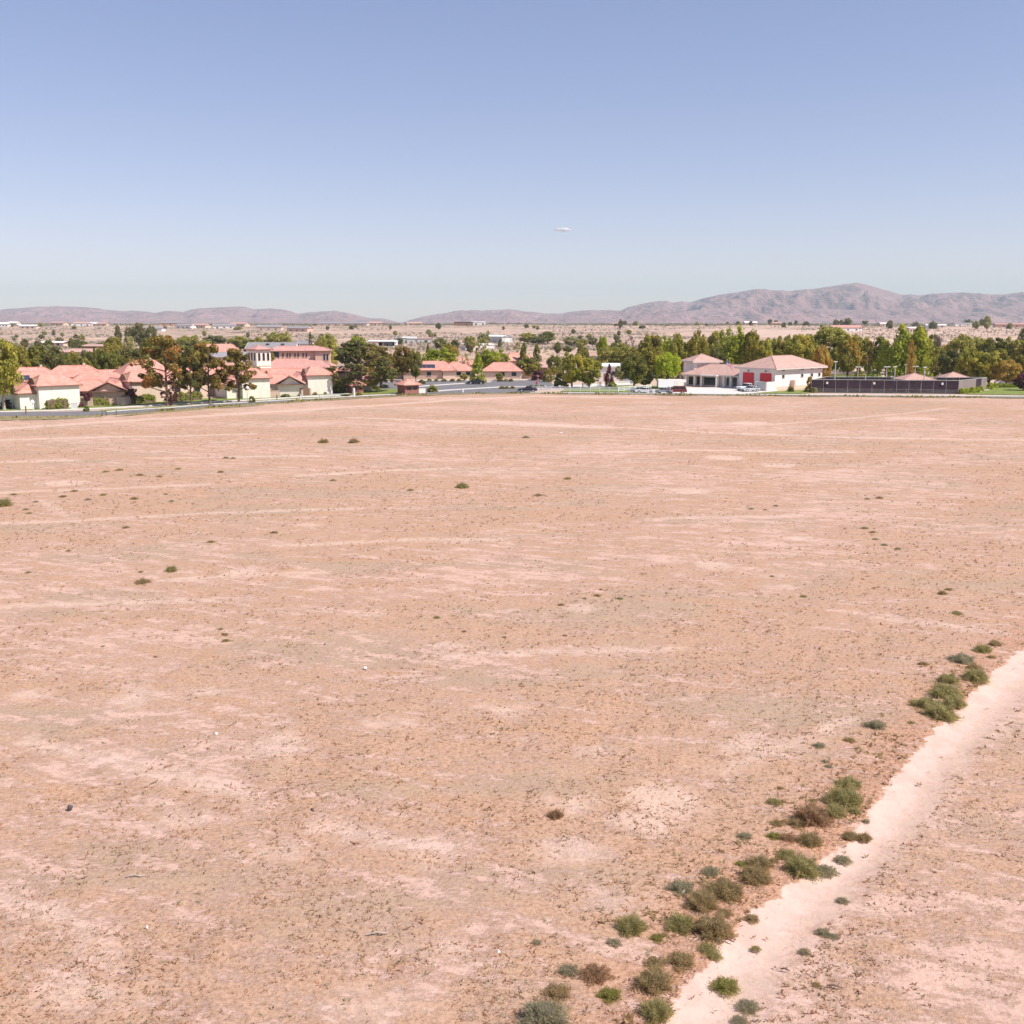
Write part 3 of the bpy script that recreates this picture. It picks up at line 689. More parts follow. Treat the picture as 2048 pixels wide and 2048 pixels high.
# ------------------------------------------------------------------ buildings
def roof(e, x0, x1, y0, y1, ze, rise, axis, ha, hb, over=.5, m='roof', fas='fascia', name='roof', tk=.22):
    """hip run ha at the low end and hb at the high end of the ridge axis; 0 = gable"""
    X0, X1, Y0, Y1 = x0 - over, x1 + over, y0 - over, y1 + over
    zr = ze + rise
    if axis == 'x':
        ym = (Y0 + Y1) / 2; a = (X0 + ha + (0 if ha == 0 else over), ym, zr); b = (X1 - hb - (0 if hb == 0 else over), ym, zr)
    else:
        xm = (X0 + X1) / 2; a = (xm, Y0 + ha + (0 if ha == 0 else over), zr); b = (xm, Y1 - hb - (0 if hb == 0 else over), zr)
    vs = [(X0, Y0, ze), (X1, Y0, ze), (X1, Y1, ze), (X0, Y1, ze), a, b]
    if axis == 'x': fs = [(0, 1, 5, 4), (2, 3, 4, 5)] + ([(3, 0, 4)] if ha else []) + ([(1, 2, 5)] if hb else [])
    else: fs = [(1, 2, 5, 4), (3, 0, 4, 5)] + ([(0, 1, 4)] if ha else []) + ([(2, 3, 5)] if hb else [])
    mb = MB(); mb.add(vs, fs); o = mb.build(name, M[m], e)
    s = o.modifiers.new('s', 'SOLIDIFY'); s.thickness = .14; s.offset = -1
    # hip / ridge caps
    rc = MB(); L_ = [(a, b)]
    if axis == 'x':
        if ha: L_ += [((X0, Y0, ze), a), ((X0, Y1, ze), a)]
        if hb: L_ += [((X1, Y0, ze), b), ((X1, Y1, ze), b)]
    else:
        if ha: L_ += [((X0, Y0, ze), a), ((X1, Y0, ze), a)]
        if hb: L_ += [((X0, Y1, ze), b), ((X1, Y1, ze), b)]
    for p, q in L_: rc.tube([p, q], .10, 6)
    rc.build('ridge_caps', M[m], o)
    fb = MB(); t = .08; zt = ze - .02; zb = ze - tk
    fb.box(X0, X1, Y0, Y0 + t, zb, zt).box(X0, X1, Y1 - t, Y1, zb, zt).box(X0, X0 + t, Y0 + t, Y1 - t, zb, zt).box(X1 - t, X1, Y0 + t, Y1 - t, zb, zt)
    fb.box(X0 + t, X1 - t, Y0 + t, Y1 - t, ze - tk + .03, ze - tk + .07)
    fb.build('fascia', M[fas], e)
    if (axis == 'x' and not ha): gable(e, [(x0, y0, ze - .2), (x0, y1, ze - .2), (x0, (y0 + y1) / 2, zr - .25)], (-.0, 0))
    if (axis == 'x' and not hb): gable(e, [(x1, y0, ze - .2), (x1, y1, ze - .2), (x1, (y0 + y1) / 2, zr - .25)], (0, 0))
    if (axis == 'y' and not ha): gable(e, [(x0, y0, ze - .2), (x1, y0, ze - .2), ((x0 + x1) / 2, y0, zr - .25)], (0, 0))
    if (axis == 'y' and not hb): gable(e, [(x0, y1, ze - .2), (x1, y1, ze - .2), ((x0 + x1) / 2, y1, zr - .25)], (0, 0))
    # barge boards on gable ends
    if not ha or not hb:
        bb = MB()
        for end, on in ((a, not ha), (b, not hb)):
            if not on: continue
            if axis == 'x':
                for yy in (Y0, Y1): bb.tube([(end[0], yy, ze - .06), (end[0], end[1], zr - .02)], .11, 4)
            else:
                for xx in (X0, X1): bb.tube([(xx, end[1], ze - .06), (end[0], end[1], zr - .02)], .11, 4)
        bb.build('barge_board', M[fas], e)
    return o
GW = ['wall_white']
def gable(e, tri, off):
    mb = MB(); n = (Vector(tri[1]) - Vector(tri[0])).cross(Vector(tri[2]) - Vector(tri[0])).normalized() * .08
    mb.add([Vector(p) + n for p in tri] + [Vector(p) - n for p in tri], [(0, 1, 2), (5, 4, 3), (0, 3, 4, 1), (1, 4, 5, 2), (2, 5, 3, 0)]); mb.build('gable_wall', M[GW[0]], e)
def wallbox(e, x0, x1, y0, y1, z0, z1, m, name='wall'):
    mb = MB(); mb.box(x0, x1, y0, y1, z0, z1); return mb.build(name, M[m], e)
def window(e, face, u, z, w_, h, x0=0., y0=0., m='glass', name='window', arch=False, fr_=.09):
    """face 'r': on plane y=y0 facing -y ; 'l': on plane x=x0 facing -x. u = centre along wall"""
    f = MB(); g = MB(); t = fr_
    def bx(mbb, a, b, c, d, n0, n1):
        if face == 'r': mbb.box(a, b, y0 - n1, y0 - n0, c, d)
        else: mbb.box(x0 - n1, x0 - n0, a, b, c, d)
    bx(f, u - w_ / 2 - t, u + w_ / 2 + t, z + h, z + h + t, 0.002, .09); bx(f, u - w_ / 2 - t, u + w_ / 2 + t, z - t, z, .002, .12)
    bx(f, u - w_ / 2 - t, u - w_ / 2, z, z + h, .002, .09); bx(f, u + w_ / 2, u + w_ / 2 + t, z, z + h, .002, .09)
    o = f.build(name, M['frame'], e)
    bx(g, u - w_ / 2, u + w_ / 2, z, z + h, .003, .03)
    if arch:
        pts = [(u + w_ / 2 * cos(a), z + h + w_ / 2 * sin(a)) for a in [pi * k / 8 for k in range(9)]]
        if face == 'r': g.prism(pts, y0 - .10, y0 - .003)
        else:
            n = len(pts); g.add([(x0 - .10, p, q) for p, q in pts] + [(x0 - .003, p, q) for p, q in pts], [tuple(range(n)), tuple(range(2 * n - 1, n - 1, -1))] + [(i, i + n, (i + 1) % n + n, (i + 1) % n) for i in range(n)])
    g.build('pane', M[m], o); return o
def bld(name, x, y, deg, label, cat='house', Y=None, z=0., group=None):
    X, YY = G(x, y) if Y is None else (XW(x, Y, 3), Y)
    return empty(name, (X, YY, z), R(deg), label, cat, group)
def solar(e, x0, x1, y0, y1, z0, z1, axis='x'):
    mb = MB()
    for i in range(5):
        a = x0 + (x1 - x0) * i / 5 + .03; b = x0 + (x1 - x0) * (i + 1) / 5 - .03
        mb.add([(a, y0, z0), (b, y0, z0), (b, y1, z1), (a, y1, z1), (a, y0, z0 + .06), (b, y0, z0 + .06), (b, y1, z1 + .06), (a, y1, z1 + .06)],
               [(3, 2, 1, 0), (4, 5, 6, 7), (0, 1, 5, 4), (1, 2, 6, 5), (2, 3, 7, 6), (3, 0, 4, 7)])
    mb.build('solar_panel', M['solar'], e)

# --- row of cream houses on the left
def tall_house(x, y, deg, L1, L2, label, wall='wall_white', h=4.3, rise=1.9, low=None, pan=False, back=True):
    GW[0] = wall
    e = bld('tile_roofed_house', x, y, deg, label)
    wallbox(e, 0, L1, 0, 6.2, 0, h, wall)
    o = roof(e, 0, L1, 0, 6.2, h, rise, 'x', 1.6, 1.9)
    # small dutch gable on the shaded end
    mb = MB(); zg = h + rise * .45
    mb.add([(-.15, 1.2, h + .35), (-.15, 5.0, h + .35), (-.15, 3.9, h + 1.35), (-.15, 2.3, h + 1.35), (.9, 1.2, h + .35), (.9, 5.0, h + .35), (.9, 3.9, h + 1.35), (.9, 2.3, h + 1.35)],
           [(0, 1, 2, 3), (0, 4, 5, 1), (1, 5, 6, 2), (2, 6, 7, 3), (3, 7, 4, 0)]); mb.build('dutch_gable', M['brown_wood'], e)
    wallbox(e, -3.0, 0, 1.4, 14, 0, 3.0, wall); roof(e, -3.0, 3, 1.4, 14, 3.0, 1.7, 'y', 2.5, 2.5)
    wallbox(e, 0, L1, 6.2, 14, 0, 3.4, wall)
    if back: roof(e, .8, L1 - .4, 6.8, 14, 3.5, 1.9, 'y', 2, 2, name='rear_roof')
    window(e, 'l', 3.1, 3.0, .7, .35, x0=0); window(e, 'l', 8.5, 1.2, .9, .5, x0=-3.0)
    v = MB(); v.tube([(L1 * .4, 3.9, h + rise - .5), (L1 * .4, 3.9, h + rise + .35)], .07, 6); v.build('vent_pipe', M['pale_metal'], e)
    v = MB(); v.box(L1 * .65, L1 * .65 + .4, 9.8, 10.2, 5, 5.9); v.build('chimney', M['wall_beige'], e)
    if pan: solar(e, L1 * .35, L1 * .72, .9, 2.4, h + .60, h + 1.32)
    return e
tall_house(80, 818, 44, 7.6, 14, 'cream stucco house with blank lit end wall, nearest at left beside the round bush', low=True)
tall_house(261, 806.5, 40, 6.6, 14, 'cream and brown house with plum tree by its corner, behind the tall leaning pines', wall='wall_beige')
tall_house(617, 788.8, 26, 5.6, 14, 'cream house with a dark solar panel on its tile roof', pan=True)
tall_house(486, 797, 30, 6.0, 12, 'cream house half hidden behind the pine row, below the white arched tower')

def gable_house(x, y, deg, W, label, wall, h=2.7, rise=1.7, deep=8):
    GW[0] = wall
    e = bld('gabled_house', x, y, deg, label)
    wallbox(e, 0, W, 0, deep, 0, h, wall); roof(e, 0, W, 0, deep, h, rise, 'y', 0, 2.5, over=.7)
    wallbox(e, -5, 0, 2.5, deep - 1, 0, 2.6, wall); roof(e, -5, 4, 2.5, deep, 2.6, 2.0, 'x', 2.5, 3, name='side_roof')
    wallbox(e, -5.5, -.4, .6, .8, 0, 1.7, 'block', 'yard_wall')
    g = MB(); g.box(W * .90, W + 1.6, -.12, -.02, .1, 1.75); g.build('gate', M['brown_wood'], e)
    window(e, 'r', -2.5, 1.0, 1.6, 1.1, y0=2.5)
    return e
gable_house(186, 809.5, 18, 6.0, 'peach gabled house between a plum tree and the brown end wall', 'wall_pink')
gable_house(557, 792.5, 10, 5.2, 'white gabled house between the pines and the solar panel house', 'wall_white')

# roofs filling the block behind
def roof_house(x, Y, deg, W, D, h, rise, label, wall='wall_beige', rf='roof', pan=False, ha=3., gab=False, z=0.):
    GW[0] = wall
    e = bld('hip_roofed_house', x, 0, deg, label, Y=Y, z=z)
    wallbox(e, -W / 2, W / 2, -D / 2, D / 2, 0, h, wall); roof(e, -W / 2, W / 2, -D / 2, D / 2, h, rise, 'x', 0 if gab else ha, ha, m=rf)
    for u in (0, W * .3): window(e, 'r', u, 1.0, 1.3, 1.1, y0=-D / 2)
    if pan: solar(e, -W * .28, W * .12, -D / 2 + .4, -D / 2 + 2.4, h + .35, h + rise * .62)
    v = MB(); v.box(W * .15, W * .15 + .5, 1.2, 1.7, h + rise * .3, h + rise + .5); v.build('chimney', M['wall_beige'], e)
    return e
roof_house(40, 221, 30, 15, 9, 3.6, 2.1, 'coral roofed house with dark solar panels beside the yellow tree', pan=True)
roof_house(66, 234, 25, 11, 8, 3.9, 2.1, 'plain coral hip roof behind the roof with the solar panels')
roof_house(150, 230, 20, 12, 9, 4.3, 2.3, 'large coral hip roof with the dark gable vent, in the middle of the house cluster')
roof_house(200, 216, 28, 13, 8, 3.2, 2.4, 'low coral roof stepping down behind the peach gabled house')
roof_house(225, 238, 30, 12, 8, 3.3, 2.0, 'far low coral roof just under the dark tree line, left of the peaked roof')
roof_house(290, 231, 34, 11, 9, 4.8, 2.9, 'coral peaked roof touching the tallest leaning pine')
roof_house(345, 228, 30, 14, 9, 3.6, 2.3, 'coral roof seen through the first two pines')
roof_house(400, 232, 30, 14, 9, 3.6, 2.3, 'coral roof seen through the middle pines')
roof_house(455, 242, 30, 15, 9, 3.9, 2.4, 'coral roof seen between the last two pines below the tower')
roof_house(572, 243, 16, 18, 11, 3.0, 2.4, 'broad coral roof rising behind the white gabled house')
roof_house(690, 250, 14, 12, 9, 2.5, 2.5, 'coral roof sloping down toward the brick kiosk and its hedge')
roof_house(600, 255, 12, 13, 6, 4.0, 1.0, 'pale peach low roof just below the big church roof')

# --- clubhouse with towers
GW[0] = 'wall_white'
e = bld('church_tower', 514.5, 0, 42, 'white tower with arched windows and a shallow rose hip roof', 'tower', Y=262)
wallbox(e, 0, 4.0, 0, 4.6, 0, 9.3, 'wall_white'); roof(e, 0, 4.0, 0, 4.6, 9.3, 1.0, 'x', 2.0, 2.0, over=.55, m='roof_dark')
for u in (.75, 2.0, 3.25): window(e, 'r', u, 6.5, .62, 1.6, arch=True, fr_=.05)
for u in (.9, 2.3, 3.7): window(e, 'l', u, 6.5, .62, 1.6, arch=True, fr_=.05)
wallbox(e, -.08, 4.08, -.08, 4.68, 5.0, 5.25, 'wall_beige', 'string_course')
e = bld('church', 612, 0, 8, 'big rose tiled hall with a clerestory lantern between two corner towers', 'church', Y=268)
GW[0] = 'wall_beige'
wallbox(e, -10.5, 6.5, 0, 16, 0, 4.4, 'wall_beige'); roof(e, -10.5, 6.5, 0, 16, 4.4, 3.9, 'x', 5.5, 6, m='roof_dark', over=.8)
wallbox(e, -7.0, 2.3, 4.2, 9.6, 4.6, 8.7, 'wall_pink', 'clerestory_wall'); roof(e, -9.4, 5.2, 4.0, 9.8, 8.7, 1.15, 'x', 2, 2, m='roof_dark', name='clerestory_roof', over=.35)
for u in (-6.0, -4.9, -4.2, -2.9, -2.1, -.8, -.0): window(e, 'r', u, 7.0, .35, .95, y0=4.2, arch=True, fr_=.04)
wallbox(e, 2.35, 6.2, 3.2, 8.4, 4.0, 8.6, 'wall_pink', 'corner_tower'); roof(e, 2.6, 6.2, 3.1, 8.2, 8.75, .9, 'x', 1.8, 1.8, m='roof_dark', name='tower_roof', over=.4)
for u in (4.7, 5.5): window(e, 'r', u, 6.2, .5, 1.4, y0=3.2, arch=True, fr_=.05)

# --- brick kiosks at the gate
def kiosk(x, y, deg, s, h, label):
    GW[0] = 'brick'
    e = bld('brick_kiosk', x, y, deg, label, 'kiosk')
    b = MB()
    b.box(0, s, 0, .3, 0, .9).box(0, .3, .3, s, 0, h).box(s - .35, s, 0.3, s, 0, h).box(0, s, s - .3, s, 0, h).box(0, .5, 0, .3, .9, h).box(s - .5, s, 0, .3, .9, h).box(s * .45, s * .6, 0, .3, .9, h).box(0, s, 0, .3, h - .4, h)
    b.build('wall', M['brick'], e)
    g = MB(); g.box(.5, s * .45, .12, .18, .9, h - .4); g.box(s * .6, s - .5, .12, .18, .9, h - .4); g.build('window', M['glass'], e)
    roof(e, 0, s, 0, s, h, 1.25, 'x', s / 2, s / 2, over=.6); return e
kiosk(810, 788.6, 34, 3.6, 2.1, 'brick gate kiosk with coral pyramid roof and dark windows')
kiosk(704, 787.4, 30, 2.8, 1.9, 'smaller brick kiosk by the white post, right of the solar panel house')
def block(name, x0, y0, x1, y1, h, t, m, label, cat='wall', cap=None):
    (ax, ay), (bx, by) = G(x0, y0), G(x1, y1); ln = math.hypot(bx - ax, by - ay)
    e = empty(name, (ax, ay, 0), atan2(by - ay, bx - ax), label, cat)
    mb = MB(); mb.box(0, ln, 0, t, 0, h); mb.build('wall', M[m], e)
    c = MB(); c.box(-.05, ln + .05, -.05, t + .05, h + .003, h + .10); c.build('coping', M[cap or m], e)
    n = int(ln / 6)
    for k in range(n + 1):
        if n < 2: break
        q = MB(); u = ln * k / n; q.box(u - .22, u + .22, -.08, t + .08, 0.01, h + .22); q.build('pier', M[m], e)
    return e
block('sign_wall', 832, 786.8, 851, 786.0, .95, .4, 'wall_white', 'low white monument wall beside the brick gate kiosk')
block('yard_wall', 641, 787, 686, 784.5, 1.4, .2, 'block', 'tan block wall between the solar panel house and small kiosk')
block('yard_wall', 712, 785.4, 727, 784, 1.4, .25, 'wall_beige', 'short tan wall end between the small kiosk and the big dark tree')
block('boundary_wall', 778, 757, 940, 757.5, 1.9, .25, 'block', 'long tan wall in front of the coral roofs, left of the bright green tree')
block('boundary_wall', 975, 757.5, 1072, 757.5, 1.8, .25, 'block', 'long tan wall in front of the coral roof, right of the bright green tree')
block('yard_wall', 150, 813, 187, 812, 1.5, .2, 'block', 'tan wall between the nearest cream house and the peach gabled house')
block('yard_wall', 236, 810.5, 262, 808, 1.4, .2, 'wall_beige', 'beige wall panels between peach gable house and brown end wall')
block('yard_wall', 536, 794.5, 560, 793.5, 1.3, .2, 'block', 'tan wall left of the white gabled house')
block('yard_wall', 603, 792.5, 623, 789.5, 1.3, .2, 'block', 'tan wall right of the white gabled house')
def post(name, x, y, h, r, m, label, cat='post', top=None):
    X, Y = G(x, y); e = empty(name, (X, Y, 0), 0, label, cat)
    mb = MB(); mb.tube([(0, 0, -.05), (0, 0, h)], r, 8); mb.build('pole', M[m], e)
    if top: top(e, h)
    return e
post('pillar', 708, 792.0, 1.75, .26, 'white', 'thick white pillar in front of the small brick kiosk')

# houses beyond the boundary wall
roof_house(858, 300, 4, 15, 9, 2.6, 2.4, 'coral roof with dark solar panels behind the boundary wall', pan=True, wall='block')
roof_house(915, 300, 8, 9, 8, 2.4, 2.4, 'coral hip roof just left of the bright green tree')
roof_house(905, 322, 2, 14, 8, 3.2, 2.2, 'coral roof in the second row behind the hip roof by the green tree')
roof_house(1005, 298, 0, 11, 9, 2.4, 2.3, 'coral hip roof just right of the bright green tree')
roof_house(1032, 330, 25, 10, 9, 4.2, 2.3, 'peaked coral roof beside the dark round trees in the middle')
roof_house(787, 320, 10, 10, 8, 3.2, 2.2, 'coral roof peeping out right of the big dark tree')
roof_house(1080, 325, 0, 12, 8, 2.3, 1.6, 'brown house behind the maroon shrub', wall='brown_wood', rf='roof_station')
roof_house(1195, 350, -8, 12, 9, 3.2, 2.8, 'orange tan roof under the two tone tree', rf='roof_station')
def flat_shed(x, Y, deg, W, D, h, label, wall, rf, name='shed', cat='shed', z=0., slope=.5, door=True):
    e = bld(name, x, 0, deg, label, cat, Y=Y, z=z)
    wallbox(e, -W / 2, W / 2, 0, D, 0, h, wall)
    mb = MB(); o = .35
    mb.add([(-W / 2 - o, -o, h), (W / 2 + o, -o, h), (W / 2 + o, D + o, h + slope), (-W / 2 - o, D + o, h + slope), (-W / 2 - o, -o, h + .3), (W / 2 + o, -o, h + .3), (W / 2 + o, D + o, h + slope + .3), (-W / 2 - o, D + o, h + slope + .3)],
           [(3, 2, 1, 0), (4, 5, 6, 7), (0, 1, 5, 4), (1, 2, 6, 5), (2, 3, 7, 6), (3, 0, 4, 7)]); mb.build('roof', M[rf], e)
    if door:
        d = MB(); d.box(-W * .3, -W * .3 + 1.2, -.06, -.003, .1, min(2.2, h - .2)); d.build('door', M['brown_wood'], e)
        window(e, 'r', W * .15, h * .4, min(2.4, W * .25), h * .3)
    return e
flat_shed(1222, 285, -6, 6.5, 8, 3.9, 'grey building with flat white roof behind the dark conifer', 'wall_station', 'white', 'building', 'building')

# --- fire station
GW[0] = 'wall_station'
e = bld('garage_building', 1549, 781.2, 40, 'fire station garage with two red roll up doors and pink tile roof', 'fire station')
wallbox(e, 0, 19.5, 0, 10.6, 0, 5.25, 'wall_station')
roof(e, 0, 19.5, 0, 10.6, 5.25, 2.7, 'x', 5.6, 5.6, over=.95, m='roof_station', fas='fascia_light', tk=.34)
wallbox(e, -.06, 19.56, -.06, 10.66, 0, .9, 'wall_beige', 'plinth')
for u in (2.65, 7.75):
    o = MB(); o.box(-.16, -.01, u - 1.6, u + 1.6, 0, 4.0)
    d = o.build('garage_door', M['red_door'], e)
    for k in range(5):
        q = MB(); q.box(-.19, -.162, u - 1.55, u + 1.55, .1 + k * .78, .1 + k * .78 + .68); q.build('panel', M['red_door'], d)
    t = MB(); t.box(-.42, -.03, u - .12, u + .12, 4.35, 4.6); t.build('wall_lamp', M['dark_metal'], e)
for u in (3.2, 10.9, 15.0, 18.2): window(e, 'r', u, 2.9, .85, .75)
for u in (3.2, 10.9, 15.0, 18.2):
    v = MB(); v.box(u - .6, u + .6, -.04, -.003, 4.6, 4.85); v.build('vent', M['fascia'], e)
b = MB(); b.box(6.2, 6.75, -1.2, -.01, 0, 2.3); b.build('duct', M['wall_beige'], e)
e = bld('station_office', 1371, 771.5, -32, 'low fire station office wing with porch columns and pink tile roof', 'office')
def boxpart(e, nm, m, *b_):
    q = MB(); q.box(*b_); return q.build(nm, M[m], e)
wallbox(e, 0, 14.6, .5, 9, 0, 3.0, 'wall_station'); roof(e, 0, 14.6, -.6, 9.5, 3.0, 2.5, 'x', 4.8, 2.2, over=.7, m='roof_station', fas='fascia_light', tk=.3)
for u in (.3, 2.6, 4.4, 8.8, 10.4, 12.2, 14.2): boxpart(e, 'column', 'wall_station', u - .28, u + .28, -.6, -.05, 0, 2.72)
for u, w_ in ((1.4, 1.3), (3.5, 1.1), (6.6, 3.4), (11.3, 1.1), (13.2, 1.2)):
    o = boxpart(e, 'window', 'frame', u - w_ / 2 - .08, u + w_ / 2 + .08, .42, .497, .3, 2.4); boxpart(o, 'pane', 'glass', u - w_ / 2, u + w_ / 2, .38, .417, .4, 2.3)
boxpart(e, 'canopy', 'white', 4.9, 9.2, -2.4, -.62, 2.75, 3.0)
boxpart(e, 'canopy_post', 'white', 5.0, 5.2, -2.3, -2.1, 0, 2.745); boxpart(e, 'canopy_post', 'white', 8.9, 9.1, -2.3, -2.1, 0, 2.745)
e = bld('station_tower', 1403, 0, 14, 'square upper storey with pink pyramid roof left of the fire station', 'tower', Y=270)
wallbox(e, -3.5, 3.5, -3.2, 3.6, 0, 6.2, 'wall_station'); roof(e, -3.5, 3.5, -3.2, 3.6, 6.2, 1.75, 'x', 3.4, 3.4, over=.7, m='roof_station', fas='fascia_light', tk=.35)
for u in (-2.3, -1.3, -.3, .7): window(e, 'r', u, 4.3, .45, 1.1, y0=-3.2, m='frame')
# bin enclosure
e = empty('bin_enclosure', (*G(1533, 782.4), 0), R(38), 'cream block bin enclosure beside the white truck', 'enclosure')
boxpart(e, 'wall', 'wall_white', 0, 3.6, 0, .2, 0, 2.15); boxpart(e, 'wall', 'wall_white', 0, .2, .2, 3.6, 0, 2.15); boxpart(e, 'wall', 'wall_white', 3.4, 3.6, .2, 3.6, 0, 2.15); boxpart(e, 'wall', 'wall_white', .2, 3.4, 3.4, 3.6, 0, 2.15)
boxpart(e, 'gate', 'pale_metal', -.07, -.004, .5, 3.0, .1, 1.95)
# flag
def flag_top(e, h):
    mb = MB(); n = 10; vs = []; fs = []
    for j in range(6):
        for i in range(n + 1):
            u = i / n; v = j / 5; vs.append((.05 + 1.5 * u, .12 * sin(u * 7 + v) * u, h - .1 - 1.1 * v - 1.3 * u + .1 * sin(u * 5)))
    for j in range(5):
        for i in range(n):
            a = j * (n + 1) + i; fs.append((a, a + 1, a + n + 2, a + n + 1))
    mb.add(vs, fs); me = bpy.data.meshes.new('flag'); me.from_pydata(mb.v, [], mb.f)
    me.materials.append(mat('flag_white', (.75, .72, .74), .8)); me.materials.append(mat('flag_red', (.55, .08, .12), .8)); me.materials.append(mat('flag_blue', (.08, .10, .30), .8))
    for k, p_ in enumerate(me.polygons):
        j, i = divmod(k, n); p_.material_index = 2 if (i < 4 and j < 3) else (1 if (j % 2 == 0) else 0)
    link('flag', me, e)
    q = MB(); q.tube([(0, 0, h), (0, 0, h + .15)], .1, 8); q.build('finial', M['pale_metal'], e)
e = empty('flagpole', (XW(1453, 256, 4), 256, 0), R(0), 'flagpole with a drooping red white and blue flag above the office roof', 'flagpole')
mb = MB(); mb.tube([(0, 0, 0), (0, 0, 6.9)], [.07, .04], 8); mb.build('pole', M['pale_metal'], e); flag_top(e, 6.9)

# --- vehicles
def car(name, x, y, deg, kind, paint, label, cat='car', z=0.):
    X, Y = G(x, y, z); e = empty(name, (X, Y, z), R(deg), label, cat)
    W = 1.85; L_ = {'pickup': 5.4, 'suv': 4.7, 'sedan': 4.5, 'van': 5.2}[kind]; l = L_ / 2
    low = {'pickup': [(-l, .45), (l, .45), (l, .95), (l - .15, 1.05), (l - 1.5, 1.12), (-l, 1.12)],
           'suv': [(-l, .42), (l, .42), (l, .90), (l - .2, 1.0), (l - 1.2, 1.08), (-l, 1.10)],
           'sedan': [(-l, .35), (l, .35), (l, .70), (l - .3, .80), (l - 1.3, .90), (-l + .7, .92), (-l, .84)],
           'van': [(-l, .42), (l, .42), (l, .95), (l - .2, 1.05), (l - .9, 1.2), (-l, 1.2)]}[kind]
    cab = {'pickup': [(l - 1.6, 1.12), (l - 2.2, 1.75), (-l + 2.0, 1.78), (-l + 1.75, 1.12)],
           'suv': [(l - 1.15, 1.08), (l - 1.8, 1.70), (-l + .35, 1.72), (-l + .05, 1.10)],
           'sedan': [(l - 1.3, .90), (l - 2.0, 1.36), (-l + 1.4, 1.38), (-l + .65, .92)],
           'van': [(l - .85, 1.2), (l - 1.6, 2.0), (-l + .1, 2.05), (-l + .02, 1.2)]}[kind]
    b = MB(); b.prism(low, -W / 2, W / 2); b.build('body', paint, e, bevel=.06)
    zt = max(q[1] for q in cab); g = MB(); g.prism([(x_, z_ * 1 if z_ < zt - .1 else z_ - .07) for x_, z_ in cab], -W / 2 + .12, W / 2 - .12); g.build('windows', M['glass'], e)
    r_ = MB(); xs_ = [q[0] for q in cab if q[1] > zt - .1]; r_.box(min(xs_) - .04, max(xs_) + .04, -W / 2 + .10, W / 2 - .10, zt - .068, zt + .02)
    for q in (min(xs_), (min(xs_) + max(xs_)) / 2):
        r_.box(q - .06, q + .06, -W / 2 + .095, -W / 2 + .13, cab[0][1], zt - .07); r_.box(q - .06, q + .06, W / 2 - .13, W / 2 - .095, cab[0][1], zt - .07)
    r_.build('cabin_roof', paint, e, bevel=.03)
    for sx in (1, -1):
        for sy in (1, -1):
            t = MB(); cx_ = sx * (l - .9); t.tube([(cx_, sy * (W / 2 - .22), .36), (cx_, sy * (W / 2 + .02), .36)], .36, 14); wh = t.build('wheel', M['rubber'], e)
            t = MB(); t.tube([(cx_, sy * (W / 2 + .022), .36), (cx_, sy * (W / 2 + .035), .36)], .2, 10); t.build('rim', M['pale_metal'], wh)
    for sy in (1, -1):
        boxpart(e, 'headlight', 'pale_metal', l - .02, l + .03, sy * .65 - .18, sy * .65 + .18, .66, .82)
        boxpart(e, 'tail_light', 'red_door', -l - .03, -l + .02, sy * .75 - .1, sy * .75 + .1, .72, .95)
    boxpart(e, 'bumper', 'dark_metal', l - .02, l + .10, -.85, .85, .38, .52); boxpart(e, 'rear_bumper', 'dark_metal', -l - .10, -l + .02, -.85, .85, .38, .52)
    return e
P_white = mat('white_car_paint', (.78, .78, .78), .3, .5); P_red = mat('maroon_car_paint', (.22, .045, .045), .3, .5); P_silver = mat('silver_car_paint', (.52, .54, .56), .3, .5, .3)
P_dark = mat('dark_car_paint', (.03, .025, .04), .3, .5)
car('suv', 1352, 787.3, 176, 'suv', P_red, 'maroon car beside the fence line in front of the white trailer', 'car')
car('small_car', 1328, 787.0, 150, 'sedan', P_silver, 'silver car just left of the maroon car', 'car')
car('sedan', 1290, 786.6, 172, 'sedan', P_white, 'white sedan at the roadside, right of the white rail fence', 'car')
car('sedan', 1277, 785.8, 168, 'sedan', P_silver, 'grey sedan partly behind the white sedan by the rail fence', 'car')
car('pickup_truck', 1494, 781.5, 208, 'pickup', P_white, 'white pickup truck parked before the red garage doors', 'truck')
car('sedan', 1500, 783.4, 200, 'sedan', P_silver, 'silver grey car in front of the white pickup truck', 'car')
car('sedan', 952, 768.4, 180, 'sedan', P_dark, 'dark purple car on the street beneath the bright green tree', 'car')
car('sedan', 1055, 784.0, 178, 'sedan', P_dark, 'dark car on the near road by the left end of the rail fence', 'car')
car('van', 2028, 768.5, 195, 'suv', P_silver, 'silver car on the far side of the corner lawn', 'car')
car('van', 2008, 769.5, 170, 'sedan', P_white, 'white car behind the corner lawn hedge', 'car')
car('van', 1990, 744, 170, 'van', P_white, 'white van parked beyond the yellow green tree', 'van')
for x_, y_ in ((1668, 741), (1690, 743)): car('parked_car', x_, y_, 20 + x_ % 7, 'sedan', P_white, 'white car in the back lot ' + ('nearest the big dusty tree' if x_ < 1680 else 'second from the big dusty tree'))
e = empty('cargo_trailer', (*G(1340, 778.5), 0), R(3), 'long white box trailer behind the maroon car', 'trailer')
boxpart(e, 'box', 'white', -3.1, 3.1, -1.1, 1.1, .55, 2.35)
boxpart(e, 'door', 'wall_white', .9, 2.9, -1.14, -1.103, .6, 2.25)
for u in (-.6, .3):
    t = MB(); t.tube([(u, -1.15, .36), (u, -.9, .36)], .36, 12); t.build('wheel', M['rubber'], e)
boxpart(e, 'tow_bar', 'dark_metal', -4.2, -3.12, -.06, .06, .45, .58)

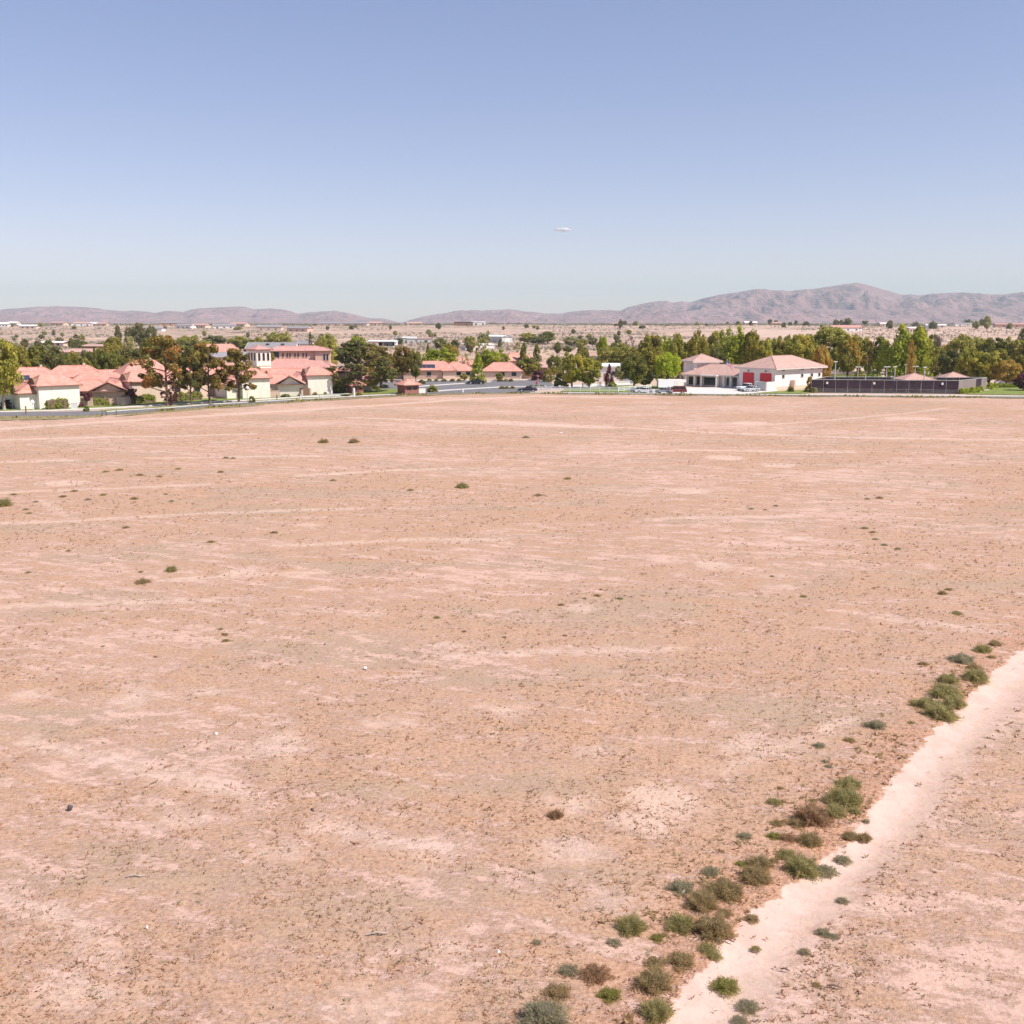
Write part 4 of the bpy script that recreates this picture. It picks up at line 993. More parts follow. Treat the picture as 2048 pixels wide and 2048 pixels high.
# --- white rail fences
def rail_fence(px, label, sp_=2.4, h=1.15, m='white', rails=(.35, .7, 1.05)):
    P = [G(*p) for p in px]; e = empty('rail_fence', (P[0][0], P[0][1], 0), 0, label, 'fence'); ox, oy = P[0]
    for a, b in zip(P[:-1], P[1:]):
        ln = math.hypot(b[0] - a[0], b[1] - a[1]); n = max(1, round(ln / sp_)); an = atan2(b[1] - a[1], b[0] - a[0])
        for k in range(n):
            q = MB(); q.box(-.08, .08, -.08, .08, 0, h); q.build('post', M[m], e, ((a[0] + (b[0] - a[0]) * k / n) - ox, (a[1] + (b[1] - a[1]) * k / n) - oy, 0), an)
            q = MB(); l_ = ln / n
            for z in rails[:1]: pass
            for z in rails:
                q = MB(); q.box(.08, l_ - .08, -.03, .03, z - .07, z + .07); q.build('rail', M[m], e, ((a[0] + (b[0] - a[0]) * k / n) - ox, (a[1] + (b[1] - a[1]) * k / n) - oy, 0), an)
    return e
rail_fence([(1066, 782.5), (1120, 783), (1180, 783.4), (1237, 783.8)], 'white rail fence along the near road below the two olive trees')
rail_fence([(1236, 783.8), (1303, 779.0)], 'white rail fence section angling back toward the trailer', 2.2)
rail_fence([(1165, 775.0), (1200, 773.4), (1260, 770.4)], 'white rail fence on the far side of the park lawn')
rail_fence([(600, 798.4), (640, 796), (700, 792.5)], 'low pale pipe rail by the road left of the small kiosk', 4., .7, 'pale_metal', (.6,))

# --- sports court fence with dark windscreens
M['post_grey'] = mat('dull_post_metal', (.30, .26, .25), .6, .3)

def court_side(pts, m, label, h=3.0, n=8, gaps=()):
    (ax, ay), (bx, by) = pts; e = empty('court_fence', (ax, ay, 0), atan2(by - ay, bx - ax), label, 'fence'); ln = math.hypot(bx - ax, by - ay)
    for k in range(n + 1):
        q = MB(); q.tube([(ln * k / n, 0, 0), (ln * k / n, 0, h + .05)], .045, 6); q.build('post', M['post_grey'], e)
        if k < n:
            q = MB(); q.box(ln * k / n + .07, ln * (k + 1) / n - .07, -.02, .02, 1.0 if m == 'screen' and k % 1 == 0 else .1, h - .08); q.build('screen_panel', M[m if k not in gaps else 'screen'], e)
            if m == 'screen':
                q = MB(); q.box(ln * k / n + .07, ln * (k + 1) / n - .07, -.015, .015, .12, .97); q.build('lower_screen', M['screen_low'], e)
    q = MB(); q.tube([(0, 0, h), (ln, 0, h)], .05, 6); q.build('top_rail', M['pale_metal'], e)
    return e
M['screen_low'] = mottled('windscreen_mesh_dusty', (.085, .06, .07), (.13, .095, .10), 1.2, fine=6.)
see_thru(M['screen_low'], .35)
A_ = G(1622, 785); B_ = G(1916, 787.6); C_ = (XW(1973, 248, 1.5), 248.0); D_ = (XW(1650, 251, 1.5), 251.0)
court_side((A_, B_), 'screen', 'long near side of the sports court fence with dark purple screens', n=12)
court_side((B_, C_), 'screen_lit', 'right side of the court fence with pale sunlit screens', n=5, gaps=(3,))
court_side((D_, C_), 'screen', 'far side of the court fence, dark screens behind the pavilion', n=12)
court_side((A_, D_), 'screen', 'short left side of the court fence next to the grey bush', n=5)
sheet('court_surface', [A_, B_, C_, D_], .03, mottled('court_paint', (.10, .14, .13), (.13, .16, .15), .5, fine=6), world=True)
def lamp_head(n):
    def f(e, h):
        for k in range(n):
            a = (k - (n - 1) / 2) * .95
            q = MB(); q.tube([(0, 0, h - .05), (a, 0, h)], .035, 5); q.build('arm', M['pale_metal'], e)
            q = MB(); q.box(a - .36, a + .36, -.3, .3, h + .02, h + .2); q.build('lamp_head', M['white'], e)
    return f
LP = [(1668, 785.2, 7.0, 1, 'tall court light pole nearest the fire station lawn'), (1715, 760.5, 3.6, 2, 'twin lamp pole behind the left part of the court'), (1729, 785.6, 4.2, 0, 'plain short pole on the near court fence'),
      (1772, 762, 3.8, 2, 'twin lamp pole left of the court pavilion roof'), (1787, 786, 5.9, 1, 'single lamp pole on the near fence left of the pavilion'), (1810, 762, 4.4, 1, 'single lamp pole right behind the pavilion peak, left side'),
      (1829, 763, 4.0, 2, 'twin lamp pole standing at the pavilion peak'), (1846, 786.4, 5.8, 1, 'single lamp pole on the near fence right of the pavilion'), (1922, 764, 4.4, 1, 'single lamp pole between the pavilion and the second roof'), (1953, 764, 4.6, 0, 'bare pole right of the second court roof')]
for x_, y_, h_, n_, lb in LP: post('light_pole', x_, y_, h_, .10, 'pale_metal', lb, 'light pole', lamp_head(n_) if n_ else None)
for i, (x_, y_, cl) in enumerate(((1653, 785.3, 'wall_white'), (1747, 786.1, 'wall_white'), (1806, 786.5, 'red_door'), (1883, 787.3, 'white'))):
    q = MB(); X_, Y_ = G(x_, y_); q.box(-.22, .22, -.06, -.02, 2.0, 2.5)
    tag(q.build('notice_board', M[cl], None, (X_, Y_ - .1, 0)), ['small pale notice at the left end of the court fence', 'small pale notice left of the middle of the court fence', 'small red and white notice in the middle of the court fence', 'small white notice near the right end of the court fence'][i], 'notice')
def pavilion(x, Y, W, D, h, rise, label, rf):
    GW[0] = 'wall_station'; e = bld('pavilion', x, 0, 5, label, 'pavilion', Y=Y)
    roof(e, -W / 2, W / 2, -D / 2, D / 2, h, rise, 'x', W / 2 - .1, W / 2 - .1, over=.5, m=rf, fas='fascia')
    for sx in (-1, 1):
        for sy in (-1, 1): boxpart(e, 'column', 'wall_station', sx * (W / 2 - .3) - .15, sx * (W / 2 - .3) + .15, sy * (D / 2 - .3) - .15, sy * (D / 2 - .3) + .15, 0, h - .25)
pavilion(1828, 244, 6.8, 6, 2.85, 1.35, 'open court pavilion with pinkish pyramid roof', 'roof_station')
pavilion(1906, 252, 5.0, 4, 2.9, 1.2, 'second court pavilion with darker brown pyramid roof at right', 'roof_station')
def lm(x):
    for lim, t in ((90, 'above the nearest cream house'), (180, 'above the left coral roofs'), (300, 'left of the pines'), (390, 'above the tallest pine'), (470, 'above the third and fourth pines'), (545, 'above the white tower'), (640, 'above the church lantern'),
                   (790, 'above the giant pine'), (920, 'above the solar roof'), (1030, 'above the bright green cone tree'), (1100, 'above the two dark conifers'), (1200, 'above the yellow olive pair'), (1290, 'above the leafless grey tree'), (1380, 'above the weeping tree'), (1460, 'above the flag'), (1560, 'above the garage left half'),
                   (1680, 'above the huge dusty tree'), (1790, 'left of the tall bright tree'), (1900, 'right of the tall bright tree'), (3000, 'near the right edge')):
        if x < lim: return t

# ------------------------------------------------------------------ trees
# far left group behind the coral roofs
T = tree
T('broadleaf_tree', 2, 820, 672, 74, 'broad', 'yellow', 'tall yellow green tree cut by the left edge of the picture, pale trunk', Y=192, pale=True)
T('broadleaf_tree', 37, 0, 682, 46, 'broad', 'olive', 'olive green tree just right of the big yellow tree at left edge', Y=245)
T('broadleaf_tree', 78, 0, 687, 58, 'broad', 'dark', 'rounded green tree with dark underside behind the solar panel roof', Y=250)
T('broadleaf_tree', 104, 0, 697, 50, 'wide', 'pine_dark', 'very dark low tree behind the coral roof right of solar panels', Y=247)
T('broadleaf_tree', 124, 0, 704, 46, 'broad', 'dark', 'green bushy tree at right end of the first dark clump', Y=252)
T('broadleaf_tree', 172, 0, 708, 42, 'mound', 'olive', 'low yellow olive tree behind the middle of the coral roofs', Y=252)
T('cypress_tree', 191, 0, 692, 20, 'cypress', 'dark', 'narrow dark green conifer left of the broad dark tree mass', Y=256)
T('broadleaf_tree', 222, 0, 693, 56, 'wide', 'dark', 'broad dark green tree behind the coral roofs, right of the narrow conifer', Y=258)
T('broadleaf_tree', 262, 0, 690, 62, 'wide', 'pine_dark', 'broad blackish green tree left of the tallest pine', Y=262)
T('broadleaf_tree', 228, 0, 671, 44, 'broad', 'olive', 'olive tree crown showing above the broad dark trees', Y=330)
T('broadleaf_tree', 262, 0, 672, 40, 'thin', 'sage', 'grey green thin tree above the dark trees, below the hilltop clump', Y=360)
T('broadleaf_tree', 300, 0, 676, 50, 'broad', 'dark', 'green tree tucked behind the left side of the tallest pine', Y=300)
T('broadleaf_tree', 279, 0, 643.5, 34, 'broad', 'far', 'largest dark tree of the clump breaking the left skyline', Y=620)
T('broadleaf_tree', 303, 0, 648, 22, 'broad', 'far', 'smaller dark tree right of the largest skyline tree at left', Y=620)
T('broadleaf_tree', 236, 0, 649, 14, 'broad', 'far', 'small round tree left of the largest skyline tree', Y=640)
T('broadleaf_tree', 258, 0, 652, 18, 'broad', 'far', 'small dark tree touching the left side of the largest skyline tree', Y=640)
T('pine_tree', 336, 811, 671, 96, 'pine', 'pine', 'tallest open pine with rusty needles, first of the four roadside pines', 'pine')
T('pine_tree', 342, 810.5, 762, 44, 'thin', 'maroon', 'dark reddish low tree growing at the foot of the tallest pine', 'tree')
T('pine_tree', 383, 809.5, 690, 58, 'pine', 'pine_dark', 'slim dark pine with black trunk, second of the roadside pines', 'pine')
T('pine_tree', 420, 807.5, 686, 76, 'pine', 'pine', 'open olive brown pine, third of the roadside pines', 'pine')
T('pine_tree', 478, 804.5, 694, 82, 'pine', 'pine', 'leaning pine with thick reddish trunk, fourth of the roadside pines', 'pine')
T('broadleaf_tree', 395, 0, 692, 40, 'broad', 'olive', 'green tree visible between the second and third pines', Y=262)
T('broadleaf_tree', 541, 0, 696, 18, 'broad', 'olive', 'small olive tree between the white tower and the church lantern', Y=300)
T('round_shrub', 533, 0, 732, 16, 'mound', 'olive', 'round olive shrub below the right side of the white tower', 'shrub', Y=238, hh=5.8)
T('round_shrub', 512, 0, 728, 30, 'broad', 'olive', 'olive bush crown at the foot of the white tower', 'shrub', Y=240, hh=6.2)
T('broadleaf_tree', 560, 0, 660, 56, 'wide', 'dusty', 'broad green tree behind the grey roofed barn', Y=560)
T('broadleaf_tree', 518, 0, 672, 22, 'broad', 'dusty', 'green tree at the left gable of the grey roofed barn', Y=540)
T('cypress_tree', 621, 0, 662, 12, 'cypress', 'far', 'narrow grey green tree left of the yellow olive clump', Y=520)
# big dark tree and neighbours
T('broadleaf_tree', 655, 0, 663, 52, 'broad', 'dusty', 'olive tree rising above the left shoulder of the giant dark pine', Y=330)
T('broadleaf_tree', 645, 0, 682, 44, 'broad', 'olive', 'yellow green tree beside the right church tower', Y=285)
T('broadleaf_tree', 716, 0, 669, 44, 'wide', 'bright', 'bright green round tree peeking above the giant dark pine', Y=380)
T('giant_pine', 722, 783.5, 676, 128, 'bigpine', 'pine_dark', 'giant dark spreading pine by the gate, largest tree in the picture', 'pine')
T('pine_tree', 762, 776, 690, 66, 'bigpine', 'pine', 'olive brown pine merging with the right side of the giant pine', 'pine')
T('broadleaf_tree', 806, 762, 690, 44, 'broad', 'pine', 'olive tree with rusty tint standing free right of the giant pine')
T('broadleaf_tree', 832, 764, 696, 26, 'broad', 'dark', 'narrow green tree between the rusty olive tree and the bright tree row')
T('broadleaf_tree', 878, 0, 694, 72, 'wide', 'bright', 'wide bright green tree above the solar panel roof', Y=306)
T('cypress_tree', 856, 0, 686, 18, 'cypress', 'dark', 'dark pointed tree behind the wide bright green tree', Y=335)
T('broadleaf_tree', 898, 0, 684, 40, 'broad', 'olive', 'olive tree behind the right end of the wide bright green tree', Y=340)
T('broadleaf_tree', 932, 0, 706, 22, 'thin', 'sage', 'silvery thin tree between the two bright green trees', Y=300)
T('broadleaf_tree', 956, 767, 707, 40, 'cypress', 'bright', 'bright green cone shaped tree with dark base above the dark car')
T('broadleaf_tree', 988, 0, 694, 58, 'wide', 'bright', 'round bright green tree right of the cone shaped green tree', Y=310)
T('broadleaf_tree', 964, 0, 676, 34, 'thin', 'dusty', 'thin grey green tree behind the round bright tree and metal barn', Y=400)
T('cypress_tree', 1048, 0, 684, 32, 'cypress', 'dark', 'left one of two dark conifers in the centre', Y=325)
T('cypress_tree', 1074, 0, 685, 30, 'cypress', 'dark', 'right one of two dark conifers in the centre', Y=325)
T('broadleaf_tree', 1036, 0, 683, 26, 'thin', 'sage', 'thin sandy grey tree left of the two dark conifers', Y=360)
T('broadleaf_tree', 1058, 0, 711, 48, 'wide', 'dark', 'dense rounded green tree in front of the two dark conifers', Y=300)
T('broadleaf_tree', 1108, 0, 708, 32, 'broad', 'dark', 'green tree between the dense round tree and the olive pair', Y=308)
T('maroon_shrub', 1076, 760.5, 737, 28, 'mound', 'maroon', 'maroon leaved round shrub on the street corner', 'shrub')
T('broadleaf_tree', 1097, 764, 734, 24, 'mound', 'olive', 'low olive tree between the maroon shrub and the olive pair')
T('broadleaf_tree', 1144, 776, 701, 52, 'broad', 'yellow', 'left tree of the yellow olive pair beyond the rail fence')
T('broadleaf_tree', 1178, 776, 713, 54, 'broad', 'yellow', 'right tree of the yellow olive pair beyond the rail fence')
T('broadleaf_tree', 1122, 774, 741, 32, 'mound', 'dark', 'dark bushy undergrowth left of the yellow olive pair', 'shrub')
T('broadleaf_tree', 1164, 0, 687, 28, 'broad', 'dark', 'green crown rising behind the middle of the yellow olive pair', Y=330)
T('broadleaf_tree', 1206, 0, 671, 28, 'broad', 'bright', 'bright green upper crown of the two tone pair', Y=345)
T('broadleaf_tree', 1222, 0, 690, 50, 'wide', 'dusty', 'grey green spreading tree below the bright crown', Y=330)
T('conifer_tree', 1218, 774, 727, 22, 'cypress', 'maroon', 'dark purplish conifer in front of the grey flat roofed building')
T('round_shrub', 1226, 774.5, 762, 16, 'mound', 'bright', 'green shrub at the foot of the dark purplish conifer', 'shrub')
T('broadleaf_tree', 1240, 0, 742, 22, 'broad', 'sage', 'small silvery tree right of the dark purplish conifer', Y=275, hh=5.)
T('bare_tree', 1262, 0, 671, 28, 'thin', 'bare', 'leafless grey tree rising behind the green trees', Y=430)
T('broadleaf_tree', 1244, 0, 684, 26, 'broad', 'dusty', 'low dusty tree left of the leafless grey tree', Y=430)
# trees around the fire station
T('broadleaf_tree', 1268, 778, 703, 52, 'broad', 'dark', 'dark rounded tree left of the weeping tree by the trailer')
T('broadleaf_tree', 1291, 775, 736, 30, 'broad', 'olive', 'low olive tree between the dark rounded tree and the weeping tree')
T('weeping_tree', 1334, 776, 702, 58, 'willow', 'lime', 'light green weeping tree behind the white trailer')
T('upright_tree', 1302, 0, 666, 54, 'broad', 'olive', 'tall pointed olive tree above the weeping tree', Y=300)
T('upright_tree', 1328, 0, 667, 40, 'upright', 'bright', 'green pointed tree right of the tall olive one', Y=306)
T('upright_tree', 1356, 0, 672, 40, 'broad', 'yellow', 'yellow olive pointed tree above the station tower left side', Y=300)
T('upright_tree', 1354, 0, 663, 26, 'broad', 'dusty', 'dusty green crown behind the yellow olive pointed tree', Y=345)
T('upright_tree', 1396, 0, 656, 44, 'upright', 'olive', 'pointed olive green tree straight above the station tower', Y=300)
T('upright_tree', 1436, 0, 658, 50, 'broad', 'dusty', 'dusty green tall tree right of the station tower', Y=308)
T('broadleaf_tree', 1432, 0, 694, 38, 'broad', 'pine_dark', 'blackish tree behind the flag', Y=290)
T('upright_tree', 1476, 0, 646, 52, 'upright', 'bright', 'tallest pointed green tree, above the garage left corner', Y=294)
T('upright_tree', 1503, 0, 659, 44, 'broad', 'olive', 'pointed olive tree beside the tallest green tree', Y=292)
T('upright_tree', 1526, 0, 676, 40, 'broad', 'yellow', 'yellow olive tree behind the middle of the garage roof', Y=288)
T('broadleaf_tree', 1547, 0, 669, 50, 'broad', 'dusty', 'mid green tree row section behind the garage roof', Y=312)
T('broadleaf_tree', 1562, 0, 678, 44, 'broad', 'olive', 'olive tree above the right half of the garage roof', Y=300)
T('upright_tree', 1597, 0, 665, 60, 'broad', 'yellow', 'large yellow olive tree behind the right end of the garage', Y=292)
T('broadleaf_tree', 1575, 0, 666, 20, 'broad', 'dusty', 'small round crown behind the large yellow olive tree', Y=420)
T('broadleaf_tree', 1656, 752, 650, 98, 'broad', 'dusty', 'huge dusty green rounded tree right of the fire station')
T('broadleaf_tree', 1622, 0, 662, 50, 'wide', 'dusty', 'left shoulder tree of the huge dusty green tree', Y=312)
T('broadleaf_tree', 1698, 0, 664, 50, 'broad', 'olive', 'olive tree on the right flank of the huge dusty tree', Y=300)
T('autumn_tree', 1642, 0, 690, 40, 'broad', 'orange', 'orange autumn tree at the right end of the garage roof', Y=272)
T('autumn_shrub', 1656, 0, 734, 18, 'mound', 'orange', 'small yellow orange bush by the garage right corner', 'shrub', Y=258, hh=4.6)
T('broadleaf_tree', 1722, 0, 667, 46, 'broad', 'dusty', 'green tree left of the grey leaning branch tree', Y=330)
T('broadleaf_tree', 1738, 0, 681, 34, 'thin', 'pine', 'dark tree with pale leaning branches above the parked cars', Y=310)
T('broadleaf_tree', 1758, 0, 670, 40, 'broad', 'dark', 'mid green tree between the dark branchy tree and the bright tall tree', Y=316)
T('round_shrub', 1718, 760, 738, 26, 'cypress', 'olive', 'cone shaped shrub behind the left part of the court', 'shrub')
T('upright_tree', 1796, 757, 646, 66, 'upright', 'bright', 'tall bright green pointed tree above the pavilion')
T('upright_tree', 1836, 757, 664, 50, 'broad', 'yellow', 'yellow green tree with a rusty streak right of the bright tall tree')
T('autumn_tree', 1822, 0, 678, 22, 'thin', 'orange', 'rusty brown dying tree between the two tall green ones', Y=268)
T('broadleaf_tree', 1839, 0, 649, 32, 'broad', 'dark', 'dark round tree on the slope above the yellow green tree', Y=450)
T('broadleaf_tree', 1865, 0, 666, 26, 'broad', 'dark', 'dark tree beside the white van', Y=400)
T('palm_tree', 1877, 0, 668, 12, 'vase', 'bare', 'thin bare trunked tree above the pavilion right side', Y=330)
T('broadleaf_tree', 1872, 0, 697, 34, 'thin', 'olive', 'loose olive tree right of the yellow green tree', Y=290)
T('broadleaf_tree', 1903, 0, 694, 48, 'wide', 'pine_dark', 'dark shaded tree behind the second court pavilion', Y=285)
T('broadleaf_tree', 1922, 0, 664, 56, 'broad', 'dusty', 'tall green tree above the dark shaded tree', Y=310)
T('broadleaf_tree', 1955, 0, 671, 56, 'wide', 'dusty', 'green tree in the back row right of the tall green tree', Y=325)
T('broadleaf_tree', 1990, 0, 670, 56, 'wide', 'dark', 'mid green tree in the back row near the right edge', Y=320)
T('broadleaf_tree', 2030, 0, 668, 56, 'wide', 'dusty', 'last green tree of the back row, cut by the right edge', Y=320)
T('broadleaf_tree', 2072, 0, 670, 60, 'wide', 'dark', 'green tree mostly outside the right edge', Y=315)
T('broadleaf_tree', 2046, 0, 654, 20, 'broad', 'far', 'grey green crown at the right edge above the back row', Y=460)
T('broadleaf_tree', 1942, 0, 690, 62, 'wide', 'yellow', 'wide yellow green tree above the right end of the court', Y=270)
T('broadleaf_tree', 1980, 0, 700, 56, 'wide', 'yellow', 'sloping yellow green tree right of the wide yellow green one', Y=266)
T('autumn_tree', 2014, 0, 716, 50, 'wide', 'orange', 'orange autumn tree above the hedge by the corner lawn', Y=262)
T('broadleaf_tree', 2046, 0, 704, 36, 'broad', 'olive', 'olive tree at the right edge above the silver cars', Y=268)
T('maroon_shrub', 2046, 781, 746, 40, 'broad', 'maroon', 'maroon tree on the corner lawn at the right edge')
rs = random.Random(23)
for i in range(30):
    x = 1246 + i * 28 + rs.uniform(-8, 8); cc_ = rs.choice(('dusty', 'olive', 'dusty', 'dark', 'yellow', 'olive'))
    T('broadleaf_tree', x, 0, rs.uniform(676, 692), rs.uniform(40, 56), rs.choice(('wide', 'broad')), cc_, f"{dict(dusty='pale green', olive='olive', dark='dark green', yellow='yellow green')[cc_]} crown filling the back of the tree belt {lm(x)}", Y=rs.uniform(318, 345), group='back row of the tree belt')
for i in range(11):
    x = 20 + i * 31; cc_ = rs.choice(('dusty', 'olive', 'dark', 'pine_dark'))
    T('broadleaf_tree', x, 0, rs.uniform(690, 703), rs.uniform(36, 50), rs.choice(('wide', 'broad')), cc_, f"{('first', 'second', 'third', 'fourth', 'fifth', 'sixth', 'seventh', 'eighth', 'ninth', 'tenth', 'last')[i]} crown from the left in the left back tree row, {dict(dusty='pale green', olive='olive', dark='dark green', pine_dark='blackish green')[cc_]}", Y=rs.uniform(270, 300), group='back row of trees on the left')
# plum trees, small shrubs, planting
T('plum_tree', 175, 813, 782, 20, 'vase', 'maroon', 'purple plum tree beside the peach gabled house')
T('plum_tree', 266, 808, 776, 18, 'vase', 'maroon', 'purple plum tree at the brown end wall')
T('round_shrub', 173, 823, 810, 15, 'mound', 'dark', 'dark round bush on the kerb beside the utility box', 'shrub')
T('round_shrub', 20, 816, 797, 40, 'mound', 'maroon', 'dark bush in the shade of the nearest house, left', 'shrub')
T('round_shrub', 55, 816, 800, 40, 'mound', 'maroon', 'dark bush in the shade of the nearest house, right', 'shrub')
T('round_shrub', 163, 814, 802, 10, 'mound', 'maroon', 'small dark bush in front of the tan wall by the nearest house', 'shrub')
T('round_shrub', 680, 786, 756, 28, 'mound', 'dark', 'green bush between the solar panel house and small kiosk', 'shrub')
T('round_shrub', 630, 790, 783, 10, 'mound', 'olive', 'small round bush at the left foot of the solar panel house wall', 'shrub')
T('round_shrub', 651, 789.5, 783, 8, 'mound', 'olive', 'small round bush at the right foot of the solar panel house wall', 'shrub')
T('round_shrub', 692, 791.5, 785, 22, 'mound', 'dark', 'low dark bush in front of the small brick kiosk', 'shrub')
T('round_shrub', 718, 791, 784, 14, 'mound', 'olive', 'low olive bush right of the white pillar', 'shrub')
T('round_shrub', 748, 778, 770, 30, 'mound', 'dark', 'dark low bush under the giant pine, right of trunk', 'shrub')
T('round_shrub', 768, 775, 768, 22, 'mound', 'dark', 'dark low bush under the giant pine, farther right', 'shrub')
T('round_shrub', 572, 795, 787, 22, 'mound', 'dark', 'low hedge bush in front of the white gabled house', 'shrub')
T('round_shrub', 504, 805, 790, 14, 'mound', 'dark', 'dark bush right of the fourth pine trunk', 'shrub')
T('round_shrub', 865, 784, 768, 24, 'mound', 'dusty', 'green shrub on the island right of the white sign wall', 'shrub')
T('round_shrub', 844, 768, 758, 16, 'mound', 'dark', 'dark shrub at the left end of the planting bed', 'shrub')
for i, (x, w_, c_) in enumerate(((858, 12, 'dark'), (872, 10, 'olive'), (888, 13, 'dark'), (905, 14, 'dark'), (918, 10, 'olive'), (1000, 14, 'dark'), (1012, 10, 'olive'), (1022, 12, 'dark'))):
    T('round_shrub', x, 763, 756.5, w_, 'mound', c_, 'small round shrub in the planting bed along the boundary wall', 'shrub', group='shrubs in the planting bed')
T('round_shrub', 928, 762, 746, 16, 'broad', 'dusty', 'sage coloured shrub against the boundary wall left of the bright cone tree', 'shrub')
T('round_shrub', 999, 761, 744, 16, 'broad', 'dark', 'small dark tree against the boundary wall right of the bright cone tree', 'shrub')
for i, x in enumerate((1004, 1014, 1025)): T('median_shrub', x, 777.5, 771.5, 13, 'mound', 'olive', 'low shrub on the median, ' + ('left', 'middle', 'right')[i] + ' one of the three in a row', 'shrub', 'shrubs on the median')
for i, x in enumerate((1062, 1073, 1084)): T('median_shrub', x, 775.5, 768.8, 13, 'mound', 'dark', 'dark low shrub ' + ('left', 'middle', 'right')[i] + ' of three at the median end', 'shrub', 'shrubs at the median end')
T('round_shrub', 1581, 783.8, 771.5, 16, 'mound', 'dark', 'trimmed dark square bush on the fire station lawn', 'shrub')
T('round_shrub', 1616, 784.4, 771, 18, 'mound', 'dusty', 'grey green round bush left of two by the court fence', 'shrub')
T('round_shrub', 1628, 785, 773, 16, 'mound', 'sage', 'grey green round bush right of two by the court fence', 'shrub')
T('round_shrub', 1619, 780, 752, 14, 'broad', 'orange', 'reddish small tree against the white garage wall', 'shrub')
for i, (x, yb, yt, w_) in enumerate(((1923, 787.5, 775, 13), (1933, 787, 775, 13), (1944, 786, 772, 14), (1953, 785, 772.5, 12), (1961, 782, 769.5, 12), (1969, 780, 769.5, 10), (1980, 779, 763, 13), (1989, 777, 764, 12))):
    T('hedge_bush', x, yb, yt, w_ + 3, 'mound', 'lime', 'bright green clipped bush along the court side, ' + ('first', 'second', 'third', 'fourth', 'fifth', 'sixth', 'seventh', 'eighth')[i] + ' from the left', 'shrub', 'clipped bushes along the court')
hedge(1994, 776, 2044, 775, 1.0, 1.0, 'hedge', 'low dark green hedge behind the corner lawn')
hedge(94, 819, 141, 816.5, 1.9, 1.2, 'hedge', 'clipped hedge against the nearest lit end wall')
hedge(188, 812, 222, 809.5, 1.6, 1.1, 'hedge', 'clipped hedge in front of the peach gabled house')
hedge(272, 808, 317, 803.5, 1.7, 1.2, 'hedge', 'clipped hedge in front of the brown cornered house')
hedge(352, 803, 407, 799, 1.8, 1.2, 'hedge', 'clipped hedge between the second and third pines')
hedge(497, 796, 526, 794, 1.7, 1.1, 'hedge', 'clipped hedge right of the fourth pine')

# ------------------------------------------------------------------ signs, posts, box, poles
def sign_top(w_, h_, m, nm='sign_board'):
    def f(e, h):
        q = MB(); q.box(-w_ / 2, w_ / 2, -.12, -.08, h - h_, h); q.build(nm, M[m], e)
    return f
M['sign_green'] = mat('sign_green', (.25, .36, .28), .5)
post('sign_post', 26, 818, 1.9, .06, 'pale_metal', 'pale green street sign on the lawn at far left', 'sign', sign_top(.75, .7, 'sign_green'))
post('sign_post', 48, 817, 1.5, .06, 'pale_metal', 'white board sign on the lawn between two posts', 'sign', sign_top(.6, .9, 'white'))
post('marker_post', 52.5, 829, 1.5, .13, 'brown_wood', 'short dark red post at the road edge below the white sign', 'post')
def ball_lamp(e, h):
    q = MB(); q.tube([(0, 0, h - .25), (0, 0, h), (0, 0, h + .3)], [.42, .34, .05], 8); q.build('lamp_shade', M['white'], e)
post('garden_lamp', 66, 821, 1.7, .09, 'white', 'white garden lamp with conical shade near the nearest house corner', 'lamp', ball_lamp)
e = empty('utility_box', (*G(148.5, 819), 0), R(20), 'pale grey utility cabinet on the kerb right of the nearest hedge', 'utility box')
boxpart(e, 'cabinet', 'pale_metal', -.55, .55, 0, .7, .1, 1.25); boxpart(e, 'lid', 'white', -.6, .6, -.05, .75, 1.255, 1.33); boxpart(e, 'base', 'concrete', -.65, .65, -.1, .8, 0, .097)
for i, (x, y, h) in enumerate(((205, 832.5, 1.0), (213, 832, .9), (233, 830.5, .9))): post('road_post', x, y, h, .07, 'dark_metal', 'short dark post at the end of the left road, ' + ('left', 'middle', 'right')[i] + ' one', 'post')
post('street_lamp', 496, 805, 3.1, .09, 'white', 'white lamp post right of the fourth pine trunk', 'lamp', ball_lamp)
post('road_post', 554, 801, 1.2, .10, 'dark_metal', 'dark post by the road below the white gabled house', 'post')
post('water_post', 539, 804, .8, .07, 'white', 'thin white post at the field edge below the tan wall', 'post')
post('road_post', 301.5 + 300, 797.5, 1.1, .07, 'white', 'small white post at the left end of the low pipe rail', 'post')
post('bollard', 925, 784.5, .8, .22, 'white', 'white block bollard by the near road left of the median', 'bollard')
post('sign_post', 1073, 775, 1.5, .06, 'pale_metal', 'small orange sign on the median end by the maroon shrub', 'sign', sign_top(.5, .6, 'red_door'))
post('street_lamp', 1098, 762, 3.6, .07, 'pale_metal', 'thin lamp post left of the yellow olive pair', 'lamp')
post('white_sign', 1369, 777.5, 2.3, .05, 'pale_metal', 'small round white sign at the left end of the office porch', 'sign', sign_top(.55, .7, 'white'))
